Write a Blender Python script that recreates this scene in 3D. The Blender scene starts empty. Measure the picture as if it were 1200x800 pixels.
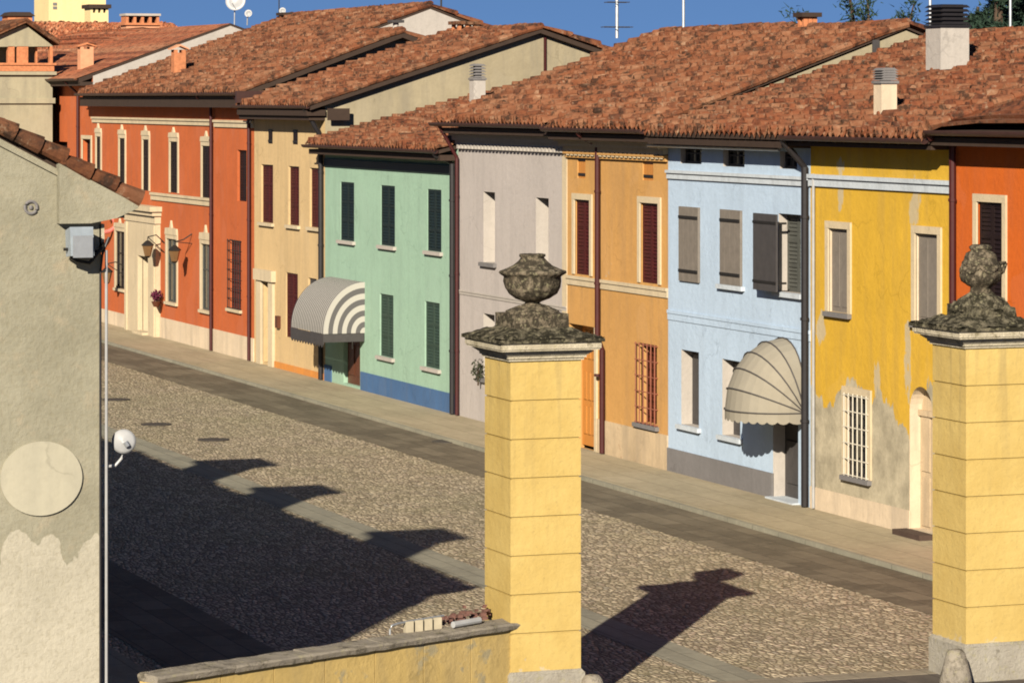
import bpy, math, random
from math import sin, cos, tan, pi, radians, atan2, sqrt, floor
R = random.Random(7)
C = bpy.context.scene.collection
# ------------------------------------------------------------------ surveying helpers
FL, H, HY = 4000.0, 7.6, 115.0
A = math.atan(1480 / FL); SA, CA = sin(A), cos(A)
F = 27.2                                      # x of the terrace facades; street runs along +y
def ray(px, py):
    t = (px - 600) / FL
    return (SA + t * CA, CA - t * SA, (HY - py) / FL)
def onX(px, py, X=F):
    v = ray(px, py); s = X / v[0]; return v[1] * s, H + v[2] * s
def onY(px, py, Y):
    v = ray(px, py); s = Y / v[1]; return v[0] * s, H + v[2] * s
def onZ(px, py, z=0.0):
    v = ray(px, py); s = (z - H) / v[2]; return v[0] * s, v[1] * s
def FY(px): return onX(px, 300)[0]
def FZ(px, py): return onX(px, py)[1]

# ------------------------------------------------------------------ materials
def _nt(name):
    m = bpy.data.materials.new(name); m.use_nodes = True
    return m, m.node_tree.nodes, m.node_tree.links, m.node_tree.nodes['Principled BSDF']
def _noise(n, l, vec, scale, detail=4, rough=.6):
    t = n.new('ShaderNodeTexNoise'); t.inputs['Scale'].default_value = scale
    t.inputs['Detail'].default_value = detail; t.inputs['Roughness'].default_value = rough
    l.new(vec, t.inputs['Vector']); return t.outputs['Fac']
def _ramp(n, l, fac, stops):
    r = n.new('ShaderNodeValToRGB'); e = r.color_ramp.elements
    while len(e) < len(stops): e.new(.5)
    for i, (p, c) in enumerate(stops):
        e[i].position = p; e[i].color = (c, c, c, 1) if isinstance(c, (int, float)) else (*c, 1)
    l.new(fac, r.inputs['Fac']); return r.outputs['Color']
def _mix(n, l, fac, a, b, mode='MIX'):
    x = n.new('ShaderNodeMix'); x.data_type = 'RGBA'; x.blend_type = mode
    for s, v in ((0, fac), (6, a), (7, b)):
        if isinstance(v, bpy.types.NodeSocket): l.new(v, x.inputs[s])
        elif s == 0: x.inputs[0].default_value = v
        else: x.inputs[s].default_value = (*v, 1)
    return x.outputs[2]
def _math(n, l, op, a, b=0.0, c=None):
    x = n.new('ShaderNodeMath'); x.operation = op
    for i, v in enumerate((a, b, c)):
        if v is None: continue
        if isinstance(v, bpy.types.NodeSocket): l.new(v, x.inputs[i])
        else: x.inputs[i].default_value = v
    return x.outputs[0]
def _pos(n, l, scale=(1, 1, 1)):
    g = n.new('ShaderNodeNewGeometry'); mp = n.new('ShaderNodeMapping')
    mp.inputs['Scale'].default_value = scale; l.new(g.outputs['Position'], mp.inputs['Vector'])
    return mp.outputs['Vector']
def _bump(n, l, h, b, strength=.4, dist=.02):
    x = n.new('ShaderNodeBump'); x.inputs['Strength'].default_value = strength
    x.inputs['Distance'].default_value = dist; l.new(h, x.inputs['Height']); l.new(x.outputs['Normal'], b.inputs['Normal'])
def scale3(c, k): return tuple(min(.95, v * k) for v in c)
def stucco(name, col, var=.14, stain=.25, bare=(.42, .36, .28), baret=.9, bump=.35, peel=None, spots=()):
    """render: painted lime plaster with patchy tone, soft run-off streaks, a few bare spots; peel=(z, soft) bares it below z"""
    var = var * 1.3; stain = min(.7, stain * 1.6); m, n, l, b = _nt(name); p = _pos(n, l)
    big = _noise(n, l, p, .55, 6, .68); fine = _noise(n, l, p, 9, 5, .7)
    st = _noise(n, l, _pos(n, l, (2.2, 2.2, .28)), 1.5, 5, .6)
    c = _mix(n, l, _ramp(n, l, big, [(.3, 0.), (.7, 1.)]), scale3(col, 1 - var), scale3(col, 1 + var * .6))
    c = _mix(n, l, _math(n, l, 'MULTIPLY', _ramp(n, l, st, [(.46, 0.), (.66, 1.)]), stain), c, tuple(.62 * v + .04 for v in col))
    c = _mix(n, l, _math(n, l, 'MULTIPLY', _ramp(n, l, fine, [(.35, 1.), (.55, 0.)]), .16), c, scale3(col, .6))
    cv = n.new('ShaderNodeTexVoronoi'); cv.feature = 'DISTANCE_TO_EDGE'; cv.inputs['Scale'].default_value = .55
    wv = n.new('ShaderNodeVectorMath'); wv.operation = 'ADD'; wn_ = n.new('ShaderNodeTexNoise'); wn_.inputs['Scale'].default_value = 1.6; wn_.inputs['Detail'].default_value = 6; l.new(p, wn_.inputs['Vector'])
    l.new(p, wv.inputs[0]); l.new(wn_.outputs['Color'], wv.inputs[1]); l.new(wv.outputs[0], cv.inputs['Vector'])
    ck = _math(n, l, 'MULTIPLY', _ramp(n, l, cv.outputs['Distance'], [(.0, 1.), (.012, 0.)]), _ramp(n, l, _noise(n, l, p, .9, 3, .5), [(.5, 0.), (.6, .38)]))
    c = _mix(n, l, ck, c, scale3(col, .45))
    rp = _noise(n, l, _pos(n, l, (1, 1, .8)), .8, 2, .4)      # repainted patches, a shade off
    c = _mix(n, l, _ramp(n, l, rp, [(.60, 0.), (.61, .35)]), c, tuple(min(.9, v * .9 + .035) for v in col))
    bs = _noise(n, l, p, 1.1, 7, .62)
    c = _mix(n, l, _ramp(n, l, bs, [(min(.97, baret - .18), 0.), (min(.99, baret - .15), 1.)]), c, bare)
    for (sy, sz, ry, rz) in spots:
        s = n.new('ShaderNodeSeparateXYZ'); l.new(_pos(n, l), s.inputs[0]); q = _noise(n, l, _pos(n, l, (1, 1, .45)), 6.5, 5, .62)
        a = _math(n, l, 'POWER', _math(n, l, 'DIVIDE', _math(n, l, 'SUBTRACT', s.outputs['Y'], sy), ry), 2.0)
        e = _math(n, l, 'POWER', _math(n, l, 'DIVIDE', _math(n, l, 'SUBTRACT', s.outputs['Z'], sz), rz), 2.0)
        k = _math(n, l, 'ADD', _math(n, l, 'ADD', a, e), _math(n, l, 'MULTIPLY', _math(n, l, 'SUBTRACT', q, .5), 4.5))
        c = _mix(n, l, _ramp(n, l, k, [(.6, .8), (.95, 0.)]), c, scale3(bare, 1.15))
    if peel:
        z0, y_rise = peel
        s = n.new('ShaderNodeSeparateXYZ'); l.new(_pos(n, l), s.inputs[0])
        w = _math(n, l, 'MULTIPLY', _math(n, l, 'SUBTRACT', _noise(n, l, _pos(n, l, (1, 1.3, .55)), 1.1, 6, .6), .5), 3.2)
        k = _math(n, l, 'ADD', s.outputs['Z'], w)
        mask = _ramp(n, l, _math(n, l, 'SUBTRACT', k, z0 - .5), [(.48, 1.), (.52, 0.)])
        pn = _noise(n, l, p, 2.6, 6, .7)
        barec = _mix(n, l, _ramp(n, l, pn, [(.35, 0.), (.65, 1.)]), scale3(bare, .78), scale3(bare, 1.25))
        c = _mix(n, l, mask, c, barec)
    l.new(c, b.inputs['Base Color']); b.inputs['Roughness'].default_value = .93
    b.inputs['Specular IOR Level'].default_value = .15
    _bump(n, l, _math(n, l, 'ADD', fine, _math(n, l, 'MULTIPLY', big, 1.5)), b, bump, .03)
    return m
def plain(name, col, rough=.7, metal=0.0, var=.12, sc=6.0, spec=.3, stretch=(1, 1, 1), bump=.15):
    m, n, l, b = _nt(name); f = _noise(n, l, _pos(n, l, stretch), sc, 4, .65)
    c = _mix(n, l, _ramp(n, l, f, [(.3, 0.), (.7, 1.)]), scale3(col, 1 - var), scale3(col, 1 + var))
    l.new(c, b.inputs['Base Color']); b.inputs['Roughness'].default_value = rough
    b.inputs['Metallic'].default_value = metal; b.inputs['Specular IOR Level'].default_value = spec
    _bump(n, l, f, b, bump, .01); return m
def tilemat(name, warm=1.0, dark=1.0):
    m, n, l, b = _nt(name); uv = n.new('ShaderNodeUVMap').outputs[0]
    fl = n.new('ShaderNodeVectorMath'); fl.operation = 'FLOOR'; l.new(uv, fl.inputs[0])
    wn = n.new('ShaderNodeTexWhiteNoise'); wn.noise_dimensions = '2D'; l.new(fl.outputs[0], wn.inputs['Vector'])
    k = dark
    p = _pos(n, l)
    val = _math(n, l, 'ADD', _math(n, l, 'MULTIPLY', wn.outputs['Value'], .5), _math(n, l, 'MULTIPLY', _ramp(n, l, _noise(n, l, p, 3.2, 5, .75), [(.3, 0.), (.7, 1.)]), .5))
    c = _ramp(n, l, val, [(.1, scale3((.06, .028, .018), k)), (.26, scale3((.15 * warm, .052, .026), k)), (.44, scale3((.245 * warm, .085, .038), k)),
         (.62, scale3((.27, .11, .055), k)), (.8, scale3((.33, .155, .083), k)), (.95, scale3((.42, .24, .145), k))])
    c = _mix(n, l, _math(n, l, 'MULTIPLY', _ramp(n, l, _noise(n, l, p, .7, 5, .7), [(.45, 0.), (.7, 1.)]), .45), c, (.13, .075, .045))
    c = _mix(n, l, _math(n, l, 'MULTIPLY', _ramp(n, l, _noise(n, l, p, 6, 5, .75), [(.57, 0.), (.68, 1.)]), .5), c, (.36, .29, .20))
    c = _mix(n, l, _math(n, l, 'MULTIPLY', _ramp(n, l, _noise(n, l, p, 4.5, 4, .7), [(.38, 1.), (.48, 0.)]), .85), c, (.03, .018, .012))
    l.new(c, b.inputs['Base Color']); b.inputs['Roughness'].default_value = .9; b.inputs['Specular IOR Level'].default_value = .2
    _bump(n, l, _noise(n, l, p, 20, 4, .7), b, .5, .02)
    return m
def cobblemat():
    m, n, l, b = _nt('river_cobbles'); v = _pos(n, l, (1.0, .42, 1))
    v2 = n.new('ShaderNodeTexVoronoi'); v2.inputs['Scale'].default_value = 13.5; v2.inputs['Randomness'].default_value = 1; l.new(v, v2.inputs['Vector'])
    ve = n.new('ShaderNodeTexVoronoi'); ve.feature = 'DISTANCE_TO_EDGE'; ve.inputs['Scale'].default_value = 13.5; l.new(v, ve.inputs['Vector'])
    sp = n.new('ShaderNodeSeparateColor'); l.new(v2.outputs['Color'], sp.inputs[0])
    c = _ramp(n, l, sp.outputs[0], [(0, (.27, .22, .15)), (.22, (.44, .37, .26)), (.5, (.58, .475, .32)), (.78, (.75, .63, .44)), (.9, (.54, .42, .31)), (1, (.42, .37, .28))])
    c = _mix(n, l, _ramp(n, l, ve.outputs['Distance'], [(.03, .9), (.17, 0.)]), c, (.15, .12, .075))
    p = _pos(n, l)
    c = _mix(n, l, _math(n, l, 'MULTIPLY', _ramp(n, l, _noise(n, l, p, .35, 5, .65), [(.45, 0.), (.7, 1.)]), .35), c, (.27, .25, .13))
    c = _mix(n, l, _math(n, l, 'MULTIPLY', _ramp(n, l, _noise(n, l, p, 1.2, 5, .7), [(.5, 0.), (.7, 1.)]), .25), c, (.16, .12, .08))
    l.new(c, b.inputs['Base Color']); b.inputs['Roughness'].default_value = .85; b.inputs['Specular IOR Level'].default_value = .25
    _bump(n, l, _ramp(n, l, ve.outputs['Distance'], [(0., 0.), (.4, 1.)]), b, .8, .03)
    return m
def slabmat(name, c1, c2, sx, sy):
    m, n, l, b = _nt(name); br = n.new('ShaderNodeTexBrick')
    mp = n.new('ShaderNodeMapping'); mp.inputs['Rotation'].default_value = (0, 0, pi / 2); g = n.new('ShaderNodeNewGeometry')
    l.new(g.outputs['Position'], mp.inputs['Vector']); l.new(mp.outputs['Vector'], br.inputs['Vector'])
    br.inputs['Color1'].default_value = (*c1, 1); br.inputs['Color2'].default_value = (*c2, 1)
    br.inputs['Mortar'].default_value = (*scale3(c1, .55), 1); br.inputs['Scale'].default_value = 1
    br.inputs['Brick Width'].default_value = sy; br.inputs['Row Height'].default_value = sx
    br.inputs['Mortar Size'].default_value = .012; br.inputs['Mortar Smooth'].default_value = .3
    p = _pos(n, l)
    c = _mix(n, l, _math(n, l, 'MULTIPLY', _ramp(n, l, _noise(n, l, _pos(n, l, (1, .3, 1)), 1.6, 6, .7), [(.4, 0.), (.7, 1.)]), .55), br.outputs['Color'], scale3(c1, .6))
    c = _mix(n, l, _math(n, l, 'MULTIPLY', _ramp(n, l, _noise(n, l, p, 6, 5, .7), [(.5, 0.), (.7, 1.)]), .4), c, scale3(c2, 1.3))
    l.new(c, b.inputs['Base Color']); b.inputs['Roughness'].default_value = .85; b.inputs['Specular IOR Level'].default_value = .2
    _bump(n, l, _noise(n, l, p, 14, 5, .7), b, .4, .02); return m
def stonemat(name, a, bcol, lich=(.06, .055, .03), t=.5, sc=9):
    m, n, l, b = _nt(name); p = _pos(n, l)
    c = _mix(n, l, _ramp(n, l, _noise(n, l, p, 3, 5, .7), [(.35, 0.), (.65, 1.)]), a, bcol)
    c = _mix(n, l, _ramp(n, l, _noise(n, l, p, sc, 6, .75), [(t - .06, 0.), (t + .06, 1.)]), c, lich)
    c = _mix(n, l, _math(n, l, 'MULTIPLY', _ramp(n, l, _noise(n, l, p, sc * 2.2, 5, .7), [(.56, 0.), (.64, 1.)]), .6), c, (.34, .31, .19))
    l.new(c, b.inputs['Base Color']); b.inputs['Roughness'].default_value = .95; b.inputs['Specular IOR Level'].default_value = .1
    _bump(n, l, _noise(n, l, p, 18, 6, .75), b, .9, .03); return m
def stripemat():
    m, n, l, b = _nt('awning_stripes'); uv = n.new('ShaderNodeUVMap').outputs[0]
    s = n.new('ShaderNodeSeparateXYZ'); l.new(uv, s.inputs[0])
    fr = _math(n, l, 'FRACT', s.outputs['X'])
    c = _mix(n, l, _ramp(n, l, fr, [(.48, 0.), (.52, 1.)]), (.42, .40, .36), (.10, .095, .095))
    l.new(c, b.inputs['Base Color']); b.inputs['Roughness'].default_value = .85; return m

K = {}
def M(k): return K[k]
K['sky_blue'] = stucco('pale_blue_plaster', (.45, .565, .71), .05, .15)
K['yellow'] = stucco('yellow_plaster', (.62, .375, .042), .10, .25, bare=(.40, .35, .25), baret=.99, peel=(2.15, 0), spots=[(FY(985), FZ(985, 232), .14, .35), (FY(1072), FZ(1072, 240), .22, .42), (FY(985), FZ(985, 197), .16, .2), (FY(1064), FZ(1064, 420), .14, .75), (FY(962), FZ(962, 385), .2, .35), (FY(1028), FZ(1028, 450), .13, .45)])
K['orange'] = stucco('ochre_plaster', (.55, .30, .10), .10, .3)
K['lilac'] = stucco('lilac_grey_plaster', (.46, .415, .39), .05, .2)
K['mint'] = stucco('mint_plaster', (.315, .47, .36), .06, .2)
K['cream'] = stucco('cream_plaster', (.60, .43, .225), .07, .25)
K['red'] = stucco('terracotta_plaster', (.50, .125, .042), .10, .2)
K['red2'] = stucco('vermilion_plaster', (.56, .12, .018), .08, .15)
K['bare'] = stucco('bare_beige_render', (.34, .29, .195), .14, .5, bare=(.36, .29, .2), baret=.86)
K['plinthcream'] = stucco('cream_plinth', (.66, .53, .38), .15, .5)
K['plinthbeige'] = stucco('worn_beige_plinth', (.55, .42, .27), .25, .6, bare=(.4, .27, .17), baret=.8)
K['plinthblue'] = stucco('blue_plinth', (.07, .14, .28), .12, .3, bare=(.2, .2, .2))
K['plinthorange'] = stucco('orange_plinth', (.62, .25, .06), .12, .3)
K['plinthgrey'] = stucco('grey_plinth', (.19, .18, .18), .1, .3, bare=(.25, .24, .22))
K['trim'] = stucco('cream_trim', (.58, .475, .32), .08, .25)
K['white'] = stucco('white_trim', (.45, .41, .37), .06, .2)
K['bluetrim'] = stucco('grey_blue_trim', (.52, .57, .62), .06, .3)
def pillarmat():
    m, n, l, b = _nt('weathered_yellow_stucco'); p = _pos(n, l)
    c = _mix(n, l, _ramp(n, l, _noise(n, l, p, 1.3, 6, .65), [(.3, 0.), (.7, 1.)]), (.47, .33, .105), (.56, .415, .15))
    run = _noise(n, l, _pos(n, l, (7, 7, .35)), 1.2, 5, .6); s = n.new('ShaderNodeSeparateXYZ'); l.new(p, s.inputs[0])
    up = _ramp(n, l, _math(n, l, 'DIVIDE', s.outputs['Z'], 4.4), [(.45, .12), (1., 1.)])
    c = _mix(n, l, _math(n, l, 'MULTIPLY', _math(n, l, 'MULTIPLY', _ramp(n, l, run, [(.5, 0.), (.68, 1.)]), up), .45), c, (.26, .20, .10))
    damp = _ramp(n, l, _math(n, l, 'ADD', s.outputs['Z'], _math(n, l, 'MULTIPLY', _noise(n, l, p, 4, 5, .65), 1.2)), [(.98, .75), (1.0, 0.)])
    c = _mix(n, l, damp, c, (.50, .43, .30))
    c = _mix(n, l, _ramp(n, l, _noise(n, l, p, 3.4, 7, .72), [(.70, 0.), (.72, .8)]), c, (.55, .48, .34))
    c = _mix(n, l, _math(n, l, 'MULTIPLY', _ramp(n, l, _noise(n, l, p, 16, 5, .75), [(.34, 1.), (.44, 0.)]), .3), c, (.27, .2, .09))
    l.new(c, b.inputs['Base Color']); b.inputs['Roughness'].default_value = .95; b.inputs['Specular IOR Level'].default_value = .1
    _bump(n, l, _math(n, l, 'ADD', _noise(n, l, p, 9, 6, .7), _noise(n, l, p, 1.6, 4, .6)), b, .45, .03); return m
K['pillar'] = pillarmat()
K['fence'] = stucco('peeling_yellow_paint', (.52, .375, .14), .14, .6, bare=(.34, .285, .17), baret=.81, bump=.5)
K['tile'] = tilemat('roof_tiles', 1.0, .84); K['tiler'] = tilemat('red_roof_tiles', 1.06, .8); K['tilef'] = tilemat('pale_roof_tiles', 1.1, 1.7); K['tiled'] = tilemat('brown_roof_tiles', .9, .6)
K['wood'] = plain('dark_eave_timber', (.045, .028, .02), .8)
K['gutter'] = plain('brown_painted_metal', (.055, .026, .022), .5)
K['darkpipe'] = plain('dark_red_pipe', (.055, .012, .012), .45)
K['blackpipe'] = plain('black_pipe', (.02, .018, .02), .45)
K['whitepipe'] = plain('white_pipe', (.33, .33, .33), .5)
K['maroon'] = plain('maroon_shutter_paint', (.06, .009, .008), .6)
K['brick'] = plain('red_brown_shutter_paint', (.10, .018, .012), .6)
K['darkwin'] = plain('dark_shutter_paint', (.013, .006, .006), .6)
K['greenshut'] = plain('dark_green_shutter_paint', (.011, .02, .02), .55)
K['greenlow'] = plain('green_shutter_paint', (.035, .06, .045), .6)
K['greyshut'] = plain('taupe_shutter_paint', (.19, .165, .14), .65)
K['slate'] = plain('slate_shutter_paint', (.075, .078, .07), .6)
K['greydark'] = plain('charcoal_shutter_paint', (.06, .055, .055), .6)
K['darkstone'] = plain('dark_step_stone', (.07, .045, .035), .8)
K['brownwood'] = plain('brown_door_wood', (.10, .035, .018), .5, stretch=(1, 1, .2))
K['orangewood'] = plain('orange_door_wood', (.48, .20, .045), .5, stretch=(1, 1, .2))
K['glass'] = plain('dark_window_glass', (.02, .022, .025), .08, spec=.6, var=0, bump=0)
K['iron'] = plain('wrought_iron', (.02, .018, .016), .5)
K['paleiron'] = plain('cream_painted_iron', (.60, .55, .45), .6)
K['rustiron'] = plain('rusty_grille', (.28, .10, .06), .7)
K['steel'] = plain('galvanised_steel', (.42, .44, .46), .4, .6)
K['enamel'] = plain('white_enamel', (.36, .365, .37), .35)
K['canvas'] = plain('beige_canvas', (.27, .245, .195), .9, var=.06, sc=3)
K['stripe'] = stripemat()
K['stone'] = stonemat('weathered_stone', (.27, .225, .16), (.16, .128, .09), lich=(.05, .042, .03), t=.46)
K['capstone'] = stonemat('lichen_stone_cap', (.22, .19, .13), (.11, .10, .07), lich=(.03, .027, .018), t=.47, sc=7)
K['slabstone'] = stonemat('pale_cornice_stone', (.56, .50, .38), (.42, .37, .27), lich=(.2, .17, .11), t=.60, sc=8)
K['coping'] = stonemat('grey_coping_stone', (.34, .30, .24), (.23, .205, .17), lich=(.12, .105, .08), t=.58, sc=5)
K['plinthstone'] = stonemat('grey_pillar_plinth', (.40, .37, .31), (.32, .29, .24), lich=(.2, .18, .14), t=.63, sc=5)
K['leftwall'] = stucco('grey_green_render', (.42, .375, .24), .10, .45, bare=(.33, .28, .2), baret=.93, peel=None)
K['leftlow'] = None
K['towerw'] = stucco('grey_beige_render', (.36, .32, .22), .12, .4)
K['ytower'] = stucco('pale_yellow_render', (.78, .62, .32), .05, .1)
K['bricks'] = plain('orange_brick', (.50, .19, .085), .85, var=.25, sc=9)
K['pinkrender'] = plain('pinkish_render', (.62, .30, .17), .9, var=.12)
K['pine'] = plain('pine_needles', (.022, .045, .028), .8, var=.4, sc=3)
K['bark'] = plain('bark', (.09, .06, .04), .9, var=.3)
K['purple'] = plain('purple_flowers', (.10, .015, .04), .8, var=.4)
K['leaf'] = plain('dark_leaves', (.045, .05, .03), .8, var=.5)
K['creamblock'] = plain('cream_block', (.48, .42, .30), .85)
K['rust'] = plain('red_rubble', (.15, .075, .06), .9, var=.4, sc=14)
K['lamp'] = plain('pale_blue_grey_lamp_housing', (.26, .30, .34), .45)
K['lampglass'] = plain('amber_lantern_glass', (.16, .09, .04), .25, spec=.5)

# left wall: grey-green render with a cream repainted lower part that has a ragged top edge
def leftwallmat():
    m, n, l, b = _nt('render_with_cream_lower_part'); p = _pos(n, l)
    big = _noise(n, l, p, 1.1, 6, .65); fine = _noise(n, l, p, 14, 5, .7)
    up = _mix(n, l, _ramp(n, l, big, [(.32, 0.), (.68, 1.)]), (.235, .22, .162), (.33, .31, .235))
    up = _mix(n, l, _math(n, l, 'MULTIPLY', _ramp(n, l, _noise(n, l, p, 2.7, 5, .7), [(.55, 0.), (.7, 1.)]), .4), up, (.40, .32, .22))
    lo = _mix(n, l, _ramp(n, l, big, [(.35, 0.), (.65, 1.)]), (.385, .355, .28), (.455, .42, .335))
    s = n.new('ShaderNodeSeparateXYZ'); l.new(p, s.inputs[0])
    w = _math(n, l, 'MULTIPLY', _math(n, l, 'SUBTRACT', _noise(n, l, _pos(n, l, (1, 1, .6)), 3.2, 3, .45), .5), 2.0)
    mk = _ramp(n, l, _math(n, l, 'ADD', _math(n, l, 'SUBTRACT', s.outputs['Z'], 2.08), w), [(.48, 1.), (.51, 0.)])
    c = _mix(n, l, mk, up, lo)
    c = _mix(n, l, _math(n, l, 'MULTIPLY', _ramp(n, l, fine, [(.38, 1.), (.5, 0.)]), .22), c, (.20, .17, .10))
    l.new(c, b.inputs['Base Color']); b.inputs['Roughness'].default_value = .95; b.inputs['Specular IOR Level'].default_value = .1
    _bump(n, l, _math(n, l, 'ADD', fine, big), b, .6, .03); return m
K['leftwall'] = leftwallmat()

# ------------------------------------------------------------------ mesh builder
class MB:
    def __init__(s): s.v = []; s.f = []; s.m = []; s.uv = []
    def poly(s, pts, mi=0, uv=None):
        i = len(s.v); s.v += [tuple(p) for p in pts]; s.f.append(tuple(range(i, i + len(pts)))); s.m.append(mi)
        s.uv.append(uv or [(0, 0)] * len(pts))
    def box(s, x0, x1, y0, y1, z0, z1, mi=0):
        p = [(x0, y0, z0), (x1, y0, z0), (x1, y1, z0), (x0, y1, z0), (x0, y0, z1), (x1, y0, z1), (x1, y1, z1), (x0, y1, z1)]
        i = len(s.v); s.v += p
        for q in ((0, 3, 2, 1), (4, 5, 6, 7), (0, 1, 5, 4), (1, 2, 6, 5), (2, 3, 7, 6), (3, 0, 4, 7)):
            s.f.append(tuple(i + k for k in q)); s.m.append(mi); s.uv.append([(0, 0)] * 4)
        return s
    def prism(s, poly, axis, a, b, mi=0):
        """poly: 2D outline in the two other axes, extruded a..b along axis"""
        def P(u, w, t): return {'x': (t, u, w), 'y': (u, t, w), 'z': (u, w, t)}[axis]
        n = len(poly); i = len(s.v)
        s.v += [P(u, w, a) for u, w in poly] + [P(u, w, b) for u, w in poly]
        fs = [tuple(i + k for k in range(n)), tuple(i + n + k for k in reversed(range(n)))]
        fs += [(i + k, i + n + k, i + n + (k + 1) % n, i + (k + 1) % n) for k in range(n)]
        for q in fs: s.f.append(q); s.m.append(mi); s.uv.append([(0, 0)] * len(q))
        return s
    def tube(s, path, r, n=8, mi=0, r1=None):
        from mathutils import Vector as V
        pts = [V(p) for p in path]; rings = []
        for k, p in enumerate(pts):
            d = (pts[min(k + 1, len(pts) - 1)] - pts[max(k - 1, 0)]).normalized()
            up = V((0, 0, 1)) if abs(d.z) < .9 else V((1, 0, 0))
            a = d.cross(up).normalized(); b = d.cross(a)
            rr = r if r1 is None else r + (r1 - r) * k / (len(pts) - 1)
            i = len(s.v); s.v += [tuple(p + (a * cos(2 * pi * j / n) + b * sin(2 * pi * j / n)) * rr) for j in range(n)]
            rings.append(i)
        for a, b in zip(rings, rings[1:]):
            for j in range(n): s.f.append((a + j, a + (j + 1) % n, b + (j + 1) % n, b + j)); s.m.append(mi); s.uv.append([(0, 0)] * 4)
        s.f.append(tuple(rings[0] + j for j in reversed(range(n)))); s.m.append(mi); s.uv.append([(0, 0)] * n)
        s.f.append(tuple(rings[-1] + j for j in range(n))); s.m.append(mi); s.uv.append([(0, 0)] * n)
        return s
    def lathe(s, c, prof, n=32, mi=0, mod=None):
        rings = []
        for k, (r, z) in enumerate(prof):
            i = len(s.v); rings.append(i)
            for j in range(n):
                th = 2 * pi * j / n; rr = r * (mod(th, z) if mod else 1)
                s.v.append((c[0] + rr * cos(th), c[1] + rr * sin(th), c[2] + z))
        for a, b in zip(rings, rings[1:]):
            for j in range(n): s.f.append((a + j, a + (j + 1) % n, b + (j + 1) % n, b + j)); s.m.append(mi); s.uv.append([(0, 0)] * 4)
        s.f.append(tuple(rings[0] + j for j in reversed(range(n)))); s.m.append(mi); s.uv.append([(0, 0)] * n)
        s.f.append(tuple(rings[-1] + j for j in range(n))); s.m.append(mi); s.uv.append([(0, 0)] * n)
        return s
def origin(o):
    x = y = z = 0
    while o: x += o.location.x; y += o.location.y; z += o.location.z; o = o.parent
    return x, y, z
def build(name, mb, mats, parent=None, loc=None, smooth=False, label=None):
    if not isinstance(mats, (list, tuple)): mats = [mats]
    base = origin(parent) if parent else (loc or (0, 0, 0))
    me = bpy.data.meshes.new(name)
    me.from_pydata([(a - base[0], b - base[1], c - base[2]) for a, b, c in mb.v], [], mb.f)
    for m in mats: me.materials.append(m)
    me.polygons.foreach_set('material_index', mb.m)
    if any(u[0] != (0, 0) or u[-1] != (0, 0) for u in mb.uv):
        ul = me.uv_layers.new(name='UVMap'); flat = []
        for u in mb.uv:
            for q in u: flat += [q[0], q[1]]
        ul.data.foreach_set('uv', flat)
    if smooth: me.polygons.foreach_set('use_smooth', [True] * len(me.polygons))
    me.validate(); me.update()
    o = bpy.data.objects.new(name, me); C.objects.link(o)
    if parent: o.parent = parent
    else: o.location = base
    if label: o['label'] = label
    return o
def tag(o, label, cat, group=None):
    o['label'] = label; o['category'] = cat
    if group: o['group'] = group
    return o
def thing(name, label, cat, loc=(0, 0, 0), group=None):
    o = bpy.data.objects.new(name, None); C.objects.link(o); o.location = loc; o.empty_display_size = .3
    return tag(o, label, cat, group)
def struct(name, mb, mats, kind='structure'):
    o = build(name, mb, mats); o['kind'] = kind; return o
def fixn(o):
    import bmesh
    bm = bmesh.new(); bm.from_mesh(o.data); bmesh.ops.recalc_face_normals(bm, faces=bm.faces); bm.to_mesh(o.data); bm.free(); return o

# ------------------------------------------------------------------ ground and street
g = MB(); g.poly([(-1500, -1500, -.10), (1500, -1500, -.10), (1500, 2500, -.10), (-1500, 2500, -.10)])
struct('ground', g, plain('dry_ground', (.2, .17, .11), .95, var=.2, sc=.3))
Y0G = 41.15
def strip(name, x0, x1, z, mat, y0=Y0G, y1=190):
    m = MB(); n = 40
    for k in range(n): m.poly([(x0, y0 + (y1 - y0) * k / n, z), (x1, y0 + (y1 - y0) * k / n, z), (x1, y0 + (y1 - y0) * (k + 1) / n, z), (x0, y0 + (y1 - y0) * (k + 1) / n, z)])
    return struct(name, m, mat)
strip('street', 11.2, 25.3, -.08, cobblemat())
DS = slabmat('dark_stone_paving', (.13, .108, .075), (.215, .18, .125), .45, .9)
GS = slabmat('grey_stone_gutter', (.26, .245, .19), (.31, .29, .22), .32, 1.1)
strip('paved_lane', 23.45, 25.2, -.074, DS)
strip('paved_lane', 11.6, 13.4, -.074, DS)
strip('gutter_strip', 18.15, 18.85, -.074, GS)
SW = slabmat('sidewalk_slabs', (.385, .325, .215), (.425, .355, .24), .65, 1.3)
m = MB(); m.box(25.2, F, 30, 190, -.09, 0); struct('pavement', m, SW)
m = MB(); m.box(25.12, 25.2, 30, 190, -.09, .004); struct('kerb', m, GS)
m = MB(); m.box(9.2, 11.2, 38.9, 190, -.09, 0); struct('pavement', m, SW)
TH = slabmat('gate_threshold_stone', (.26, .225, .165), (.31, .265, .20), .5, 1.0)
m = MB(); m.box(9.2, 25.1, 40.75, Y0G, -.09, -.065); struct('gate_threshold', m, TH)
m = MB(); m.poly([(2, 20, -.07), (40, 20, -.07), (40, 40.75, -.07), (2, 40.75, -.07)]); struct('road', m, slabmat('dark_road_paving', (.10, .085, .075), (.13, .11, .09), .6, .9))

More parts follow.
